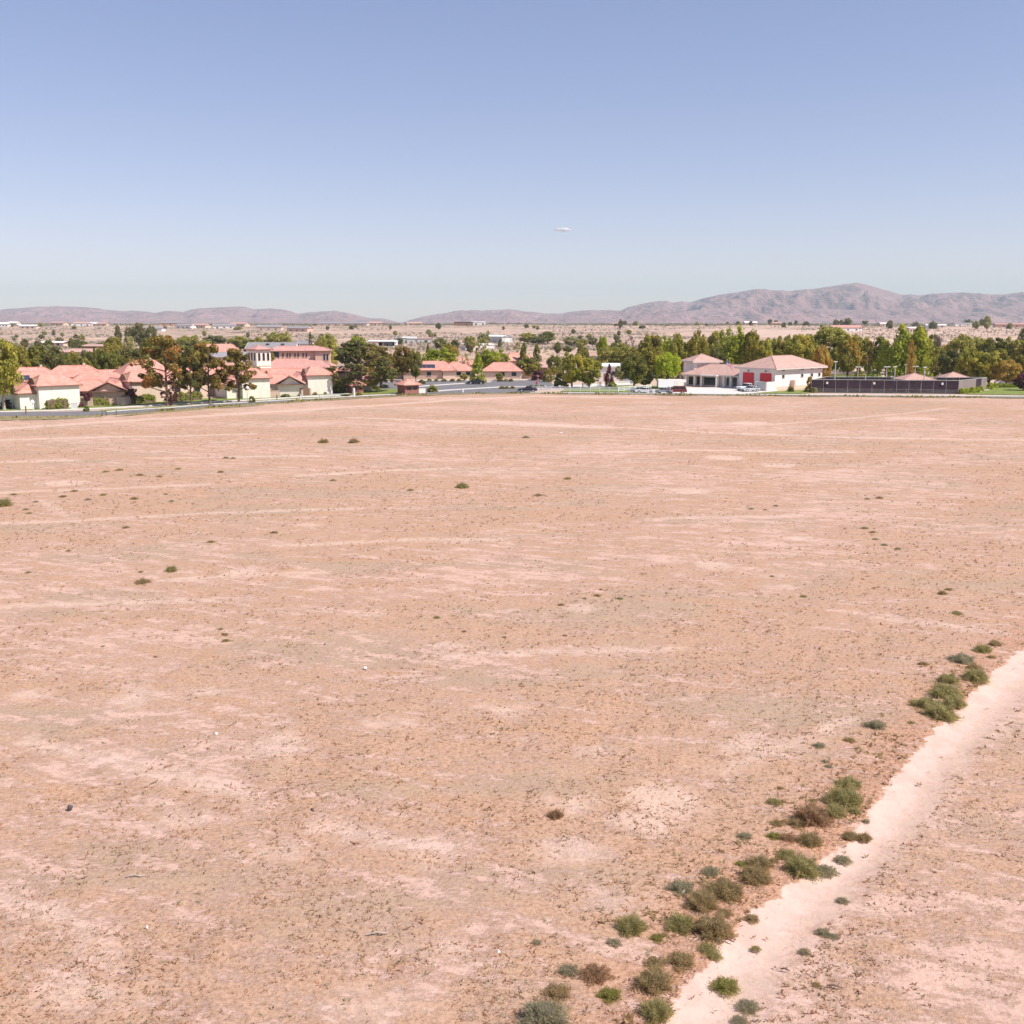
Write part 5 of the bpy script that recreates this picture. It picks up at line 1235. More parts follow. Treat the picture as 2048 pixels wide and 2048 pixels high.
for i, (x, Y_, yt) in enumerate(((1719, 900, 653), (1724, 880, 650.5), (1886, 900, 659), (1974, 900, 660), (1995, 950, 664), (865, 800, 664), (1092, 1500, 638), (1128, 1700, 636), (1190, 1700, 637), (1012, 1700, 636), (963, 1700, 638), (1055, 1700, 640))):
    zt = Q(x, yt, Y_)[2]; zb = hz1(0, Y_); X_ = XW(x, Y_, zb)
    e = empty('power_pole', (X_, Y_, zb - .3), 0, f'thin wooden power pole on the far slope {lm(x)}', 'power pole', 'power poles on the far slopes')
    q = MB(); q.tube([(0, 0, 0), (0, 0, zt - zb)], .16, 5); q.build('pole', M['bark'], e)
    q = MB(); q.box(-1.3, 1.3, -.08, .08, zt - zb - 1.2, zt - zb - .95); q.build('crossarm', M['bark'], e)

# ------------------------------------------------------------------ far houses, barns and sheds
FH = [  # x, Y, W, D, h, rise, wall, roof, text
 (110, 700, 18, 9, 3, .8, 'wall_beige', 'wall_station', 'long white roofed shed far left in the trees'),
 (185, 480, 30, 12, 3.2, 1.4, 'wall_beige', 'roof_station', 'long low tan and pink building beyond the left trees'),
 (195, 560, 18, 7, 4.0, 1.0, 'brown_wood', 'roof_station', 'brown open shelter behind the long low pink building'),
 (30, 1500, 15, 10, 4, 2, 'wall_white', 'white', 'white roofed house on the left plateau, nearest the left edge'),
 (10, 1350, 13, 10, 4, 2, 'white', 'wall_white', 'pale house at the very left edge of the plateau'),
 (60, 1250, 20, 10, 3.6, 1.6, 'wall_beige', 'wall_station', 'long white house on the left plateau'),
 (120, 1500, 24, 10, 4, 2, 'wall_beige', 'roof_station', 'beige house on the left plateau right of the long white house'),
 (165, 1400, 26, 10, 4, 2, 'white', 'roof_station', 'salmon roofed house on the left plateau'),
 (186, 1450, 14, 10, 4, 2, 'wall_beige', 'wall_station', 'small white house right of the salmon roofed house'),
 (202, 1450, 22, 10, 4, 2, 'wall_beige', 'roof_station', 'beige house second from the small white house'),
 (305, 1150, 26, 10, 3.6, 1.8, 'wall_station', 'roof_grey', 'grey house right of the skyline tree clump'),
 (345, 1500, 34, 12, 4, 2.4, 'wall_pink', 'roof_grey', 'brown roofed house on the plateau above the pines'),
 (372, 1300, 22, 12, 4, 2.2, 'wall_station', 'roof_grey', 'grey house above the second pine'),
 (400, 1350, 26, 12, 4, 2.2, 'wall_beige', 'roof_station', 'pinkish house above the third pine'),
 (450, 1300, 28, 12, 4, 2.2, 'wall_station', 'roof_grey', 'grey roofed house above the gap of the pines'),
 (480, 1400, 24, 12, 4, 2.2, 'wall_beige', 'roof_station', 'beige house above the fourth pine'),
 (540, 1250, 30, 12, 4.5, 2.5, 'wall_beige', 'roof_grey', 'broad beige house on the plateau above the church'),
 (600, 1150, 26, 12, 4, 2.4, 'wall_pink', 'roof_grey', 'brown house above the church lantern'),
 (660, 1500, 34, 12, 4, 2.2, 'wall_beige', 'roof_grey', 'grey roofed house on the rim above the giant pine'),
 (715, 1500, 34, 12, 4, 2.4, 'wall_beige', 'roof_grey', 'second grey roofed house on the rim above the giant pine'),
 (752, 1550, 20, 12, 4, 2.0, 'wall_beige', 'roof_station', 'small house on the rim right of the rim tree'),
 (828, 1700, 26, 12, 4, 2.0, 'wall_beige', 'roof_station', 'low pink house at the notch between the mountains'),
 (600, 620, 16, 9, 4, 1.8, 'wall_station', 'roof_grey', 'grey white outbuilding right of the barn'),
 (1240, 1700, 26, 12, 4, 1.6, 'wall_beige', 'roof_station', 'low house in the desert scrub left of the tan slope'),
 (1500, 1500, 18, 10, 4, 1.8, 'wall_beige', 'wall_station', 'white house on the right plateau above the station'),
 (1555, 1500, 20, 10, 4, 1.8, 'wall_beige', 'roof_station', 'beige house on the right plateau above the garage'),
 (1690, 1100, 34, 12, 4, 2.6, 'wall_station', 'roof_dark', 'reddish brown roofed house on the tan slope'),
 (1770, 1600, 22, 10, 4, 1.6, 'wall_beige', 'wall_station', 'white flat house on the right plateau'),
 (1822, 1100, 10, 8, 4, 1.0, 'wall_beige', 'wall_station', 'small white cabin on the slope left of the dark round tree'),
 (1870, 1300, 24, 10, 3.5, 1.4, 'wall_station', 'white', 'white low house above the yellow green tree'),
 (1930, 1500, 40, 10, 4, 1.4, 'wall_station', 'roof_grey', 'long grey house on the plateau left of the umbrella tree'),
 (2030, 1300, 50, 10, 4, 1.4, 'wall_pink', 'roof_dark', 'long dark roofed house at the right edge of the plateau')]
for (x, Y_, W, D, h, ri, wa, rf, tx) in FH:
    z = hz1(XW(x, Y_, 8), Y_) - .5; GW[0] = wa
    e = bld('distant_house', x, 0, (x * 7) % 40 - 20, tx, Y=Y_, z=z)
    wallbox(e, -W / 2, W / 2, -D / 2, D / 2, 0, h, wa); roof(e, -W / 2, W / 2, -D / 2, D / 2, h, ri, 'x', D / 2 if x % 2 else 0, D / 2 if x % 2 else 0, m=rf, fas='fascia')
    for u in (-W * .3, 0, W * .28): window(e, 'r', u, 1.2, 2., 1.3, y0=-D / 2)
# coral gable house, grey barn, metal buildings
roof_house(440, 420, 20, 16, 12, 4.2, 3.2, 'orange coral roofed house alone above the third pine', wall='wall_pink')
roof_house(455, 400, 20, 20, 8, 3.0, 1.8, 'grey roofed annex below the orange coral roof', wall='wall_pink', rf='roof_grey')
GW[0] = 'wall_station'
e = bld('grey_barn', 547, 0, -6, 'grey roofed barn with two dark roof vents above the church', 'barn', Y=470)
wallbox(e, -11, 11, -5, 5, 0, 4.2, 'wall_station'); roof(e, -11, 11, -5, 5, 4.2, 3.0, 'x', 0, 0, m='roof_grey', fas='fascia_light', over=.6)
for u in (-2.5, 4.5): boxpart(e, 'roof_vent', 'dark_metal', u, u + 1.4, -2.6, -1.6, 5.2, 6.7)
for u in (-7.5, -2.5, 2.5, 7.5): window(e, 'r', u, .6, 3.6, 2.6, y0=-5)
e = bld('metal_barn', 1004, 0, 38, 'pale blue grey metal barn with white roof in the centre distance', 'barn', Y=780, z=.6)
GW[0] = 'pale_metal'; wallbox(e, 0, 10, 0, 22, 0, 5.0, 'pale_metal'); roof(e, 0, 10, 0, 22, 5.0, 1.1, 'y', 0, 0, m='white', fas='fascia_light')
boxpart(e, 'door', 'wall_station', 3, 7, -.08, -.003, 0, 3.6)
flat_shed(960, 620, 20, 18, 8, 2.8, 'low white roofed shed left of the metal barn', 'wall_station', 'white', z=0.)
for i, (x, W) in enumerate(((804, 12), (818, 10), (833, 14), (848, 10))):
    flat_shed(x, 770, 5, W, 8, 4.0 if i != 1 else 4.6, ('grey steel container shed, first of the yard row', 'tallest grey shed of the yard row', 'white steel shed, third of the yard row', 'low tan shed at the right end of the yard row')[i], 'pale_metal', ('roof_grey', 'white', 'white', 'roof_station')[i], z=0.2)
flat_shed(775, 700, 0, 12, 8, 3.0, 'white shed left of the yard row', 'white', 'white', z=.1)
flat_shed(762, 700, 0, 18, 8, 3.0, 'low cream shed farther back left of the yard row', 'wall_beige', 'white', z=.4)
flat_shed(927, 1450, 0, 26, 14, 7.0, 'long dark flat building on the rim right of the mountain notch', 'brown_wood', 'dark_metal', z=9.4, name='warehouse', cat='warehouse')
flat_shed(950, 1460, 0, 11, 10, 7.5, 'small white building at the right end of the dark rim building', 'white', 'white', z=9.4, name='warehouse', cat='warehouse')
flat_shed(964, 1460, 0, 9, 10, 7.5, 'second small white building on the rim right of the first', 'white', 'wall_station', z=9.4, name='warehouse', cat='warehouse')

# skyline and slope trees that can be picked apart
rs = random.Random(11)
SKT = [(12, 647, 8), (25, 646, 5), (82, 644, 9), (95, 652, 5), (148, 650, 8), (174, 652, 7), (330, 652, 7), (378, 650, 6), (420, 648, 8), (430, 651, 5), (476, 653, 16), (520, 652, 12), (618, 652, 7), (630, 648, 9), (655, 651, 6), (695, 649, 7), (703, 650, 9), (712, 650, 7), (752, 645, 10), (781, 650, 5),
       (838, 648, 8), (855, 651, 7), (877, 645, 10), (1007, 652, 5), (1042, 651, 7), (1053, 648, 9), (1068, 650, 7), (1075, 651, 6), (1110, 655, 12), (1135, 652, 12), (1232, 646, 8), (1241, 637, 8), (1250, 640, 6), (1270, 641, 8), (1285, 650, 13), (1335, 648, 8), (1394, 643, 8), (1413, 646, 6), (1455, 643, 5), (1476, 642, 8),
       (1502, 641, 8), (1540, 637, 7), (1552, 640, 9), (1567, 644, 8), (1580, 642, 7), (1592, 640, 6), (1612, 642, 12), (1672, 637, 10), (1683, 639, 8), (1695, 635, 14), (1730, 640, 10), (1780, 640, 12), (1832, 643, 8), (1866, 641, 14), (1938, 638, 14), (1952, 641, 12), (1964, 636, 10), (1974, 631, 14), (2020, 645, 9)]
for i, (x, yt, w_) in enumerate(SKT):
    Y_ = rs.choice((1250, 1350, 1450, 1600)); zb = hz1(XW(x, Y_, 8), Y_); zt = Q(x, yt, Y_)[2]
    side = 'left' if x < 560 else ('centre' if x < 1150 else 'right')
    tree('skyline_tree', x, 0, yt, w_ * 1.2, rs.choice(('broad', 'broad', 'upright', 'wide')), rs.choice(('far', 'far', 'dark', 'dusty')), f'{"wide" if w_ > 9 else "tiny"} dark tree on the far plateau skyline {lm(x)}', 'tree', f'skyline trees on the {side}', Y=Y_)
for i in range(60):
    x = rs.uniform(-20, 1260); Y_ = rs.uniform(520, 1050); cc_ = rs.choice(('far', 'dusty', 'dark', 'sage'))
    tree('slope_tree', x, 0, 0, rs.uniform(10, 20) * 600 / Y_, rs.choice(('wide', 'mound', 'broad')), cc_, f"{dict(far='olive grey', dusty='pale green', dark='dark green', sage='silvery')[cc_]} bushy tree {'low' if Y_ < 700 else 'high'} on the far slope {lm(x)}", 'tree', 'bushy trees on the far slope', Y=Y_, hh=rs.uniform(3., 6.5))
for i, (x, yt, w_, c_, Y_) in enumerate(((880, 674, 26, 'dark', 620), (910, 678, 20, 'far', 640), (940, 670, 26, 'dusty', 600), (968, 662, 24, 'sage', 640), (1055, 664, 34, 'dusty', 760), (1095, 661, 34, 'dark', 760), (1075, 672, 34, 'far', 740), (1143, 672, 34, 'sage', 700), (1165, 676, 24, 'dusty', 680), (1185, 672, 20, 'far', 700), (1228, 684, 20, 'dark', 560),
        (330, 668, 40, 'dusty', 600), (380, 668, 50, 'dusty', 620), (430, 669, 50, 'far', 620), (480, 670, 50, 'dusty', 600), (360, 676, 44, 'dark', 560), (410, 680, 44, 'dusty', 540), (500, 677, 40, 'dark', 540), (150, 676, 22, 'far', 640), (165, 680, 20, 'dark', 620), (50, 676, 16, 'far', 640), (75, 680, 16, 'far', 640), (98, 678, 18, 'dark', 620), (142, 674, 12, 'dark', 620))):
    tree('orchard_tree' if 320 < x < 520 else 'slope_tree', x, 0, yt, w_, 'wide', c_, 'rounded green tree in the wood behind the pines' if 320 < x < 520 else f"rounded {dict(far='olive grey', dusty='pale green', dark='dark green', sage='silvery')[c_]} tree in the middle distance {lm(x)}", 'tree', 'wood behind the pines' if 320 < x < 520 else 'middle distance trees', Y=Y_)

FO['scrub'] = foliage('desert_scrub_leaves', (.24, .21, .14), (.36, .32, .23), (.38, .31, .21))
# scrub on the plain: stuff
def scrub(name, n, Y0, Y1, seed, color, smin, smax, u0=-.6, u1=.6, thr=.45):
    r = np.random.default_rng(seed); Y = Y0 * (Y1 / Y0) ** r.random(n * 3); X = (u0 + (u1 - u0) * r.random(n * 3)) * Y
    k = fbm(X / 90, Y / 160, 3, seed) > thr; X = X[k][:n]; Y = Y[k][:n]; m = len(X); Z = hz(X, Y)
    s = r.uniform(smin, smax, m); cnt = 9
    C = np.repeat(np.stack([X, Y, Z + s * .3], 1), cnt, 0); S = np.repeat(s, cnt)
    d = r.normal(size=(m * cnt, 3)); d /= np.linalg.norm(d, axis=1)[:, None]; P = C + d * S[:, None] * np.array([.8, .8, .45])
    t = r.normal(size=(m * cnt, 3)); t /= np.linalg.norm(t, axis=1)[:, None]; b = np.cross(t, d)
    v = np.stack([P - t * S[:, None] * .5, P + t * S[:, None] * .5, P + b * S[:, None] * .6], 1).reshape(-1, 3)
    me = fastmesh(name, v, np.arange(len(v)).reshape(-1, 3), 3, [FO[color]]); tag(link(name, me), 'low desert scrub scattered over the far plain', None, None, 'stuff')
scrub('desert_scrub', 11000, 600, 1700, 5, 'scrub', .5, 1.5)
scrub('distant_scrub', 9000, 1500, 5000, 6, 'scrub', 1.2, 3.5, thr=.42)
scrub('town_scrub', 1200, 300, 620, 7, 'dusty', .4, 1.0)

# ------------------------------------------------------------------ field plants
def bush_mesh(seed, n=3600, flat=.92, spiky=.42, thick=.014):
    r = np.random.default_rng(seed)
    d = r.normal(size=(n, 3)); d[:, 2] = np.abs(d[:, 2]) * .9 + .02; d /= np.linalg.norm(d, axis=1)[:, None]
    lump = .95 + .28 * np.sin(d[:, 0] * 5 + seed) * np.sin(d[:, 1] * 6 + seed * 2) + .12 * np.sin(d[:, 2] * 9 + d[:, 0] * 7) + r.normal(size=n) * .05
    rr = lump * (.5 + .5 * r.random(n) ** .5) * np.where(r.random(n) < .22, r.uniform(1.0, 1.38, n), 1)
    P = d * rr[:, None] * np.array([1, 1, flat])
    ax = d + r.normal(size=(n, 3)) * spiky; ax /= np.linalg.norm(ax, axis=1)[:, None]
    t = np.cross(ax, r.normal(size=(n, 3))); t /= np.linalg.norm(t, axis=1)[:, None]
    ln = r.uniform(.14, .34, n)[:, None]; wd = (thick * r.uniform(.7, 2.2, n))[:, None]
    a = P - ax * ln * .6 - t * wd; b = P - ax * ln * .6 + t * wd; c = P + ax * ln * .5
    # main stems
    m = 60; e = r.normal(size=(m, 3)); e[:, 2] = np.abs(e[:, 2]) + .1; e /= np.linalg.norm(e, axis=1)[:, None]
    t2 = np.cross(e, r.normal(size=(m, 3))); t2 /= np.linalg.norm(t2, axis=1)[:, None]
    a2 = -t2 * .012; b2 = t2 * .012; c2 = e * .9 * np.array([1, 1, flat])
    v = np.concatenate([np.stack([a, b, c], 1).reshape(-1, 3), np.stack([a2, b2, c2], 1).reshape(-1, 3)])
    v[:, 2] = np.maximum(v[:, 2], -.03)
    return fastmesh('bush', v, np.arange(len(v)).reshape(-1, 3), 3, [FO['olive']])
BM = [bush_mesh(i + 1) for i in range(4)]
BS = [bush_mesh(i + 11, 1500, .7, .6, .018) for i in range(3)]       # sparse weeds
FO['weed_green'] = foliage('weed_green', (.42, .38, .155), (.60, .54, .27), (.52, .43, .22), .68)
FO['weed_olive'] = foliage('weed_olive', (.42, .33, .16), (.60, .48, .27), (.56, .40, .22), .68)
FO['weed_grey'] = foliage('weed_grey_green', (.40, .37, .23), (.58, .53, .37), (.52, .45, .31), .68)
FO['weed_brown'] = foliage('weed_brown', (.43, .28, .16), (.58, .40, .25), (.56, .35, .20), .68)
FO['weed_lime'] = foliage('weed_lime', (.32, .32, .08), (.48, .46, .15), (.48, .40, .14), .68)
FO['clod'] = foliage('dry_clod', (.36, .205, .12), (.52, .325, .21), (.50, .27, .14), .3)
FO['straw'] = foliage('straw', (.42, .30, .18), (.60, .45, .30), (.54, .42, .24), .4)
def weed(x, yb, wpx, col, label=None, dense=True, sq=1., group=None):
    X, Y = G(x, yb - wpx * .12); t = Y / ray(x, yb)[1]; s = wpx * t / F / 2 * 1.15
    TSEED[0] += 1; me = (BM if dense else BS)[TSEED[0] % (4 if dense else 3)]
    o = link('tumbleweed' if dense else 'weed', me, None, (X, Y, float(fz(X, Y)) - .02), TSEED[0] * 2.1); o.scale = (s, s, s * .82 * sq)
    o.material_slots[0].link = 'OBJECT'; o.material_slots[0].material = FO['weed_' + col]
    return tag(o, label, 'weed' if not dense else 'bush', group)
W_ = [
 (1883, 1440, 54, 'green', 1, 'large green tumbleweed bush lowest in the upper cluster beside the path'),
 (1850, 1418, 44, 'green', 1, 'green bush on the left of the upper path cluster'),
 (1908, 1416, 40, 'green', 1, 'green bush touching the path in the upper cluster'),
 (1891, 1397, 50, 'green', 1, 'wide green bush at the top of the upper path cluster'),
 (1897, 1368, 38, 'green', 1, 'green bush with dark base just above the upper cluster'),
 (1952, 1366, 44, 'green', 1, 'green bush nearest the path, right of the upper cluster'),
 (1948, 1342, 26, 'olive', 1, 'small olive bush behind the bush nearest the path'),
 (1923, 1328, 38, 'grey', 1, 'grey green bush alone above the upper path cluster'),
 (1965, 1306, 30, 'green', 1, 'dark green bush near the right edge above the path'),
 (1990, 1293, 22, 'olive', 1, 'upright olive bush, farthest of the path bushes'),
 (1983, 1318, 16, 'olive', 0, 'small weed below the dark green bush near right edge'),
 (1915, 1231, 16, 'green', 0, 'small green weed standing alone above the path bushes'),
 (1847, 1332, 18, 'olive', 0, 'flat olive weed left of the grey green bush'),
 (1750, 1459, 32, 'grey', 1, 'round blue green bush standing alone left of the upper cluster'),
 (1822, 1449, 13, 'green', 0, 'tiny green weed between the lone blue green bush and the cluster'),
 (1699, 1484, 22, 'olive', 0, 'small olive weed left below the lone blue green bush'),
 (1639, 1494, 22, 'grey', 0, 'grey weed, leftmost in the row below the lone blue green bush'),
 (1650, 1522, 14, 'grey', 0, 'small grey weed, upper of a tight couple'),
 (1657, 1533, 16, 'grey', 0, 'small grey weed, lower of a tight couple'),
 (1698, 1575, 40, 'green', 1, 'flat green bush above the middle path cluster'),
 (1688, 1612, 64, 'green', 1, 'widest green bush of the middle path cluster'),
 (1670, 1633, 40, 'green', 1, 'green bush in front of the widest bush, middle cluster'),
 (1709, 1628, 22, 'green', 1, 'small green bush at the path side of the middle cluster'),
 (1625, 1602, 14, 'green', 0, 'tiny green weed left of the middle cluster'),
 (1627, 1648, 64, 'brown', 1, 'dry brown tangle left below the middle cluster'),
 (1595, 1652, 34, 'olive', 0, 'thin olive weed at the left end of the brown tangle'),
 (1729, 1681, 26, 'olive', 1, 'right one of two small round bushes standing on the path'),
 (1701, 1677, 26, 'olive', 1, 'left one of two small round bushes standing on the path'),
 (1732, 1645, 14, 'grey', 0, 'small dark weed on the path above the two round bushes'),
 (1555, 1650, 26, 'olive', 0, 'olive brown weed left of the brown tangle'),
 (1549, 1609, 26, 'green', 0, 'green weed alone above the olive brown weed'),
 (1490, 1677, 26, 'grey', 0, 'grey weed in the field left of the path bushes'),
 (1619, 1690, 44, 'olive', 1, 'olive bush at the path edge below the brown tangle'),
 (1577, 1681, 30, 'brown', 0, 'brownish weed left of the olive bush at path edge'),
 (1548, 1676, 26, 'lime', 0, 'yellowish weed second left of the olive bush at path edge'),
 (1573, 1715, 32, 'green', 1, 'green bush behind the big bush at the path bend'),
 (1605, 1748, 62, 'green', 1, 'big green bush at the path bend'),
 (1548, 1723, 20, 'olive', 0, 'small olive weed between the bend bush and the olive double bush'),
 (1520, 1736, 44, 'olive', 1, 'upper half of the olive double bush left of the bend'),
 (1510, 1764, 52, 'olive', 1, 'lower half of the olive double bush left of the bend'),
 (1484, 1733, 24, 'lime', 0, 'yellow green weed left of the olive double bush'),
 (1653, 1748, 38, 'grey', 0, 'sparse grey weed right of the big bend bush'),
 (1686, 1724, 30, 'grey', 0, 'sparse grey weed on the path right of the bend bush'),
 (1450, 1792, 60, 'olive', 1, 'olive brown bush uppermost in the lower cluster'),
 (1423, 1750, 34, 'grey', 0, 'pale grey weed above the lower cluster'),
 (1405, 1816, 58, 'olive', 1, 'olive yellow bush in the middle of the lower cluster'),
 (1428, 1871, 68, 'olive', 1, 'largest olive bush of the lower cluster, next to the path'),
 (1362, 1857, 52, 'green', 1, 'green bush on the left side of the lower cluster'),
 (1450, 1829, 28, 'olive', 0, 'small olive weed at the path side of the lower cluster'),
 (1362, 1785, 48, 'grey', 0, 'flat grey brown weed left of the lower cluster'),
 (1262, 1862, 54, 'green', 1, 'flat green bush apart on the left of the lower cluster'),
 (1227, 1889, 28, 'grey', 0, 'small grey green weed below the flat green bush'),
 (1313, 1878, 26, 'lime', 0, 'thin yellowish weed between the flat green bush and lower cluster'),
 (1415, 1902, 34, 'green', 0, 'green weed below the largest olive bush'),
 (1430, 1916, 26, 'green', 0, 'green weed trailing to the path below the largest olive bush'),
 (1362, 1928, 52, 'olive', 0, 'spreading olive weed above the reddish thatch'),
 (1311, 1930, 38, 'olive', 0, 'brown olive weed left of the spreading olive weed'),
 (1308, 1978, 66, 'olive', 1, 'brownish olive bush near the bottom left of the path'),
 (1220, 1997, 42, 'lime', 0, 'bright yellow green plant near the bottom'),
 (1192, 1958, 54, 'brown', 0, 'dry brown weed above the bright yellow green plant'),
 (1139, 1946, 38, 'grey', 0, 'grey green weed left of the dry brown weed'),
 (1114, 1993, 50, 'olive', 0, 'olive weed above the grey bush at the bottom'),
 (1313, 2036, 58, 'green', 1, 'rounded green bush at the path near the bottom edge'),
 (1088, 2058, 86, 'grey', 1, 'large grey green bush cut by the bottom edge'),
 (1452, 1979, 48, 'lime', 0, 'star shaped yellow green plant growing in the path'),
 (1497, 2018, 40, 'grey', 0, 'grey green plant in the path near the bottom edge'),
 (1632, 1972, 20, 'olive', 0, 'small olive weed right of the path beside the stick'),
 (1504, 1841, 26, 'olive', 0, 'low trailing weed on the path left margin'),
 (1480, 2046, 30, 'grey', 0, 'low grey weed at the bottom edge right of the path plants'),
 (1685, 1804, 22, 'grey', 0, 'sparse grey weed in the middle of the path'),
 (1646, 1869, 26, 'grey', 0, 'grey weed on the right margin of the path'),
 (1667, 1877, 22, 'grey', 0, 'second grey weed on the right margin just below the first'),
 (1609, 1907, 20, 'grey', 0, 'grey weed on the right margin lower down'),
 (1072, 1890, 20, 'grey', 0, 'small grey weed far left of the lower cluster'),
 (1111, 1637, 28, 'brown', 1, 'dry brown weed alone in the middle of the field'),
 (1512, 1900, 18, 'green', 0, 'small green weed on the path below the trailing one'),
 (1560, 1578, 14, 'olive', 0, 'tiny olive weed above the lone green weed'),
 (343, 1146, 22, 'green', 1, 'round green bush alone in the left half of the field'),
 (924, 978, 22, 'green', 1, 'round green bush alone in the middle distance of the field'),
 (821, 982, 11, 'green', 0, 'small green weed left of the middle distance bush'),
 (647, 887, 18, 'olive', 1, 'left one of two dark bushes far out in the field'),
 (708, 887, 18, 'olive', 1, 'right one of two dark bushes far out in the field'),
 (6, 1014, 32, 'green', 1, 'green bush at the left edge of the field'),
 (286, 1168, 26, 'olive', 0, 'olive weed below left of the lone green bush'),
 (1885, 1190, 16, 'olive', 1, 'dark weed at the lower end of a short row on the right'),
 (1897, 1182, 14, 'olive', 0, 'weed at the upper end of a short row on the right'),
 (1913, 1229, 16, 'green', 0, 'small green weed beside the farthest path bush')]
for x, y, w_, c_, dn, lb in W_: weed(x, y, w_, c_, lb, bool(dn))
rs = random.Random(5)
SM = [(1051, 878), (1134, 960), (1076, 992), (453, 1284), (450, 1272), (665, 962), (1121, 1210), (1168, 1200), (1203, 1182), (1545, 1155), (280, 1145), (252, 1056), (424, 1086), (546, 1068), (59, 1148), (138, 1102), (1607, 1195), (874, 1240), (310, 1315), (205, 1295), (440, 1262), (1196, 1195), (1240, 1200), (930, 1265), (1010, 1275), (1130, 1270),
      (342, 1005), (330, 990), (208, 992), (50, 1020), (60, 1028), (148, 985), (70, 1005), (30, 990), (128, 995), (175, 1002), (270, 1000), (210, 945), (240, 942), (280, 952), (320, 955), (355, 940), (440, 946), (450, 918), (465, 918), (1735, 1000), (1760, 998), (1745, 1068), (1752, 1080), (1770, 1092), (1795, 1100), (1730, 1060), (1550, 1012), (1500, 1018), (1530, 1020)]
for x, y in SM:
    wc = rs.choice(('green', 'olive', 'grey', 'olive'))
    weed(x + rs.uniform(-2, 2), y, rs.uniform(8, 14), wc, f"{dict(green='green', olive='olive', grey='greyish')[wc]} small weed in the {'far' if y < 1000 else ('middle' if y < 1180 else 'near')} field {'at far left' if x < 150 else ('on the left' if x < 400 else ('left of centre' if x < 800 else ('right of centre' if x < 1400 else 'on the right')))}", False, 1., 'weeds dotted over the field')

# litter, sticks, pale debris
def thing_mesh(name, mb, m, x, y, rz, label, cat, z=0.):
    X, Y = G(x, y); return tag(mb.build(name, M[m], None, (X, Y, z), rz), label, cat)
def stick(x, y, wpx, rz, label, m='bark'):
    X, Y = G(x, y); t = Y / ray(x, y)[1]; l_ = wpx * t / F
    q = MB(); q.tube([(-l_ / 2, 0, .03), (-l_ * .1, .05 * l_, .07), (l_ * .2, -.03 * l_, .06), (l_ / 2, .04 * l_, .03)], [.018, .026, .022, .01], 6)
    q.tube([(l_ * .1, 0, .06), (l_ * .25, .12 * l_, .12)], [.014, .006], 5); return thing_mesh('stick', q, m, x, y, rz, label, 'stick')
stick(1458, 1884, 22, -.5, 'grey stick lying at the path edge below the largest olive bush')
stick(1670, 1976, 34, -.25, 'long dark stick on the ground right of the path')
stick(625, 1622, 14, -.9, 'short dark forked stick in the middle of the field')
stick(755, 1870, 46, .15, 'long pale stick on the ground in the lower field', 'bark_pale')
stick(1570, 1942, 18, -.3, 'short dark stick on the path right margin')
stick(272, 1755, 40, .02, 'thin pale stick lying flat at lower left', 'bark_pale')
def scrap(x, y, s, label):
    q = MB(); r = random.Random(int(x)); n = 7
    pts = [(s * (.6 + .4 * r.random()) * cos(2 * pi * i / n), s * .6 * (.6 + .4 * r.random()) * sin(2 * pi * i / n), .02 + .05 * r.random()) for i in range(n)]
    q.add([(0, 0, .11)] + pts + [(p[0], p[1], 0) for p in pts], [(0, i + 1, (i + 1) % n + 1) for i in range(n)] + [(i + 1, i + 1 + n, (i + 1) % n + 1 + n, (i + 1) % n + 1) for i in range(n)])
    thing_mesh('paper_scrap', q, 'white', x, y, 0, label, 'litter')
scrap(730, 1337, .13, 'white scrap of litter alone in the middle of the field')
scrap(997, 1906, .07, 'white scrap of litter in the lower middle of the field')
scrap(432, 1469, .09, 'white scrap of litter in the left half of the field')
scrap(1367, 1786, .08, 'white scrap at the flat grey brown weed')
scrap(1122, 866, .3, 'white speck of litter near the pale far track')
scrap(294, 1857, .05, 'tiny white scrap in the lower left corner field')
q = MB(); q.tube([(0, 0, 0), (.03, 0, .10), (-.02, .02, .16)], [.08, .09, .03], 7); thing_mesh('dark_stone', q, 'dark_metal', 139, 1619, .4, 'small dark stone in the left part of the field', 'stone')

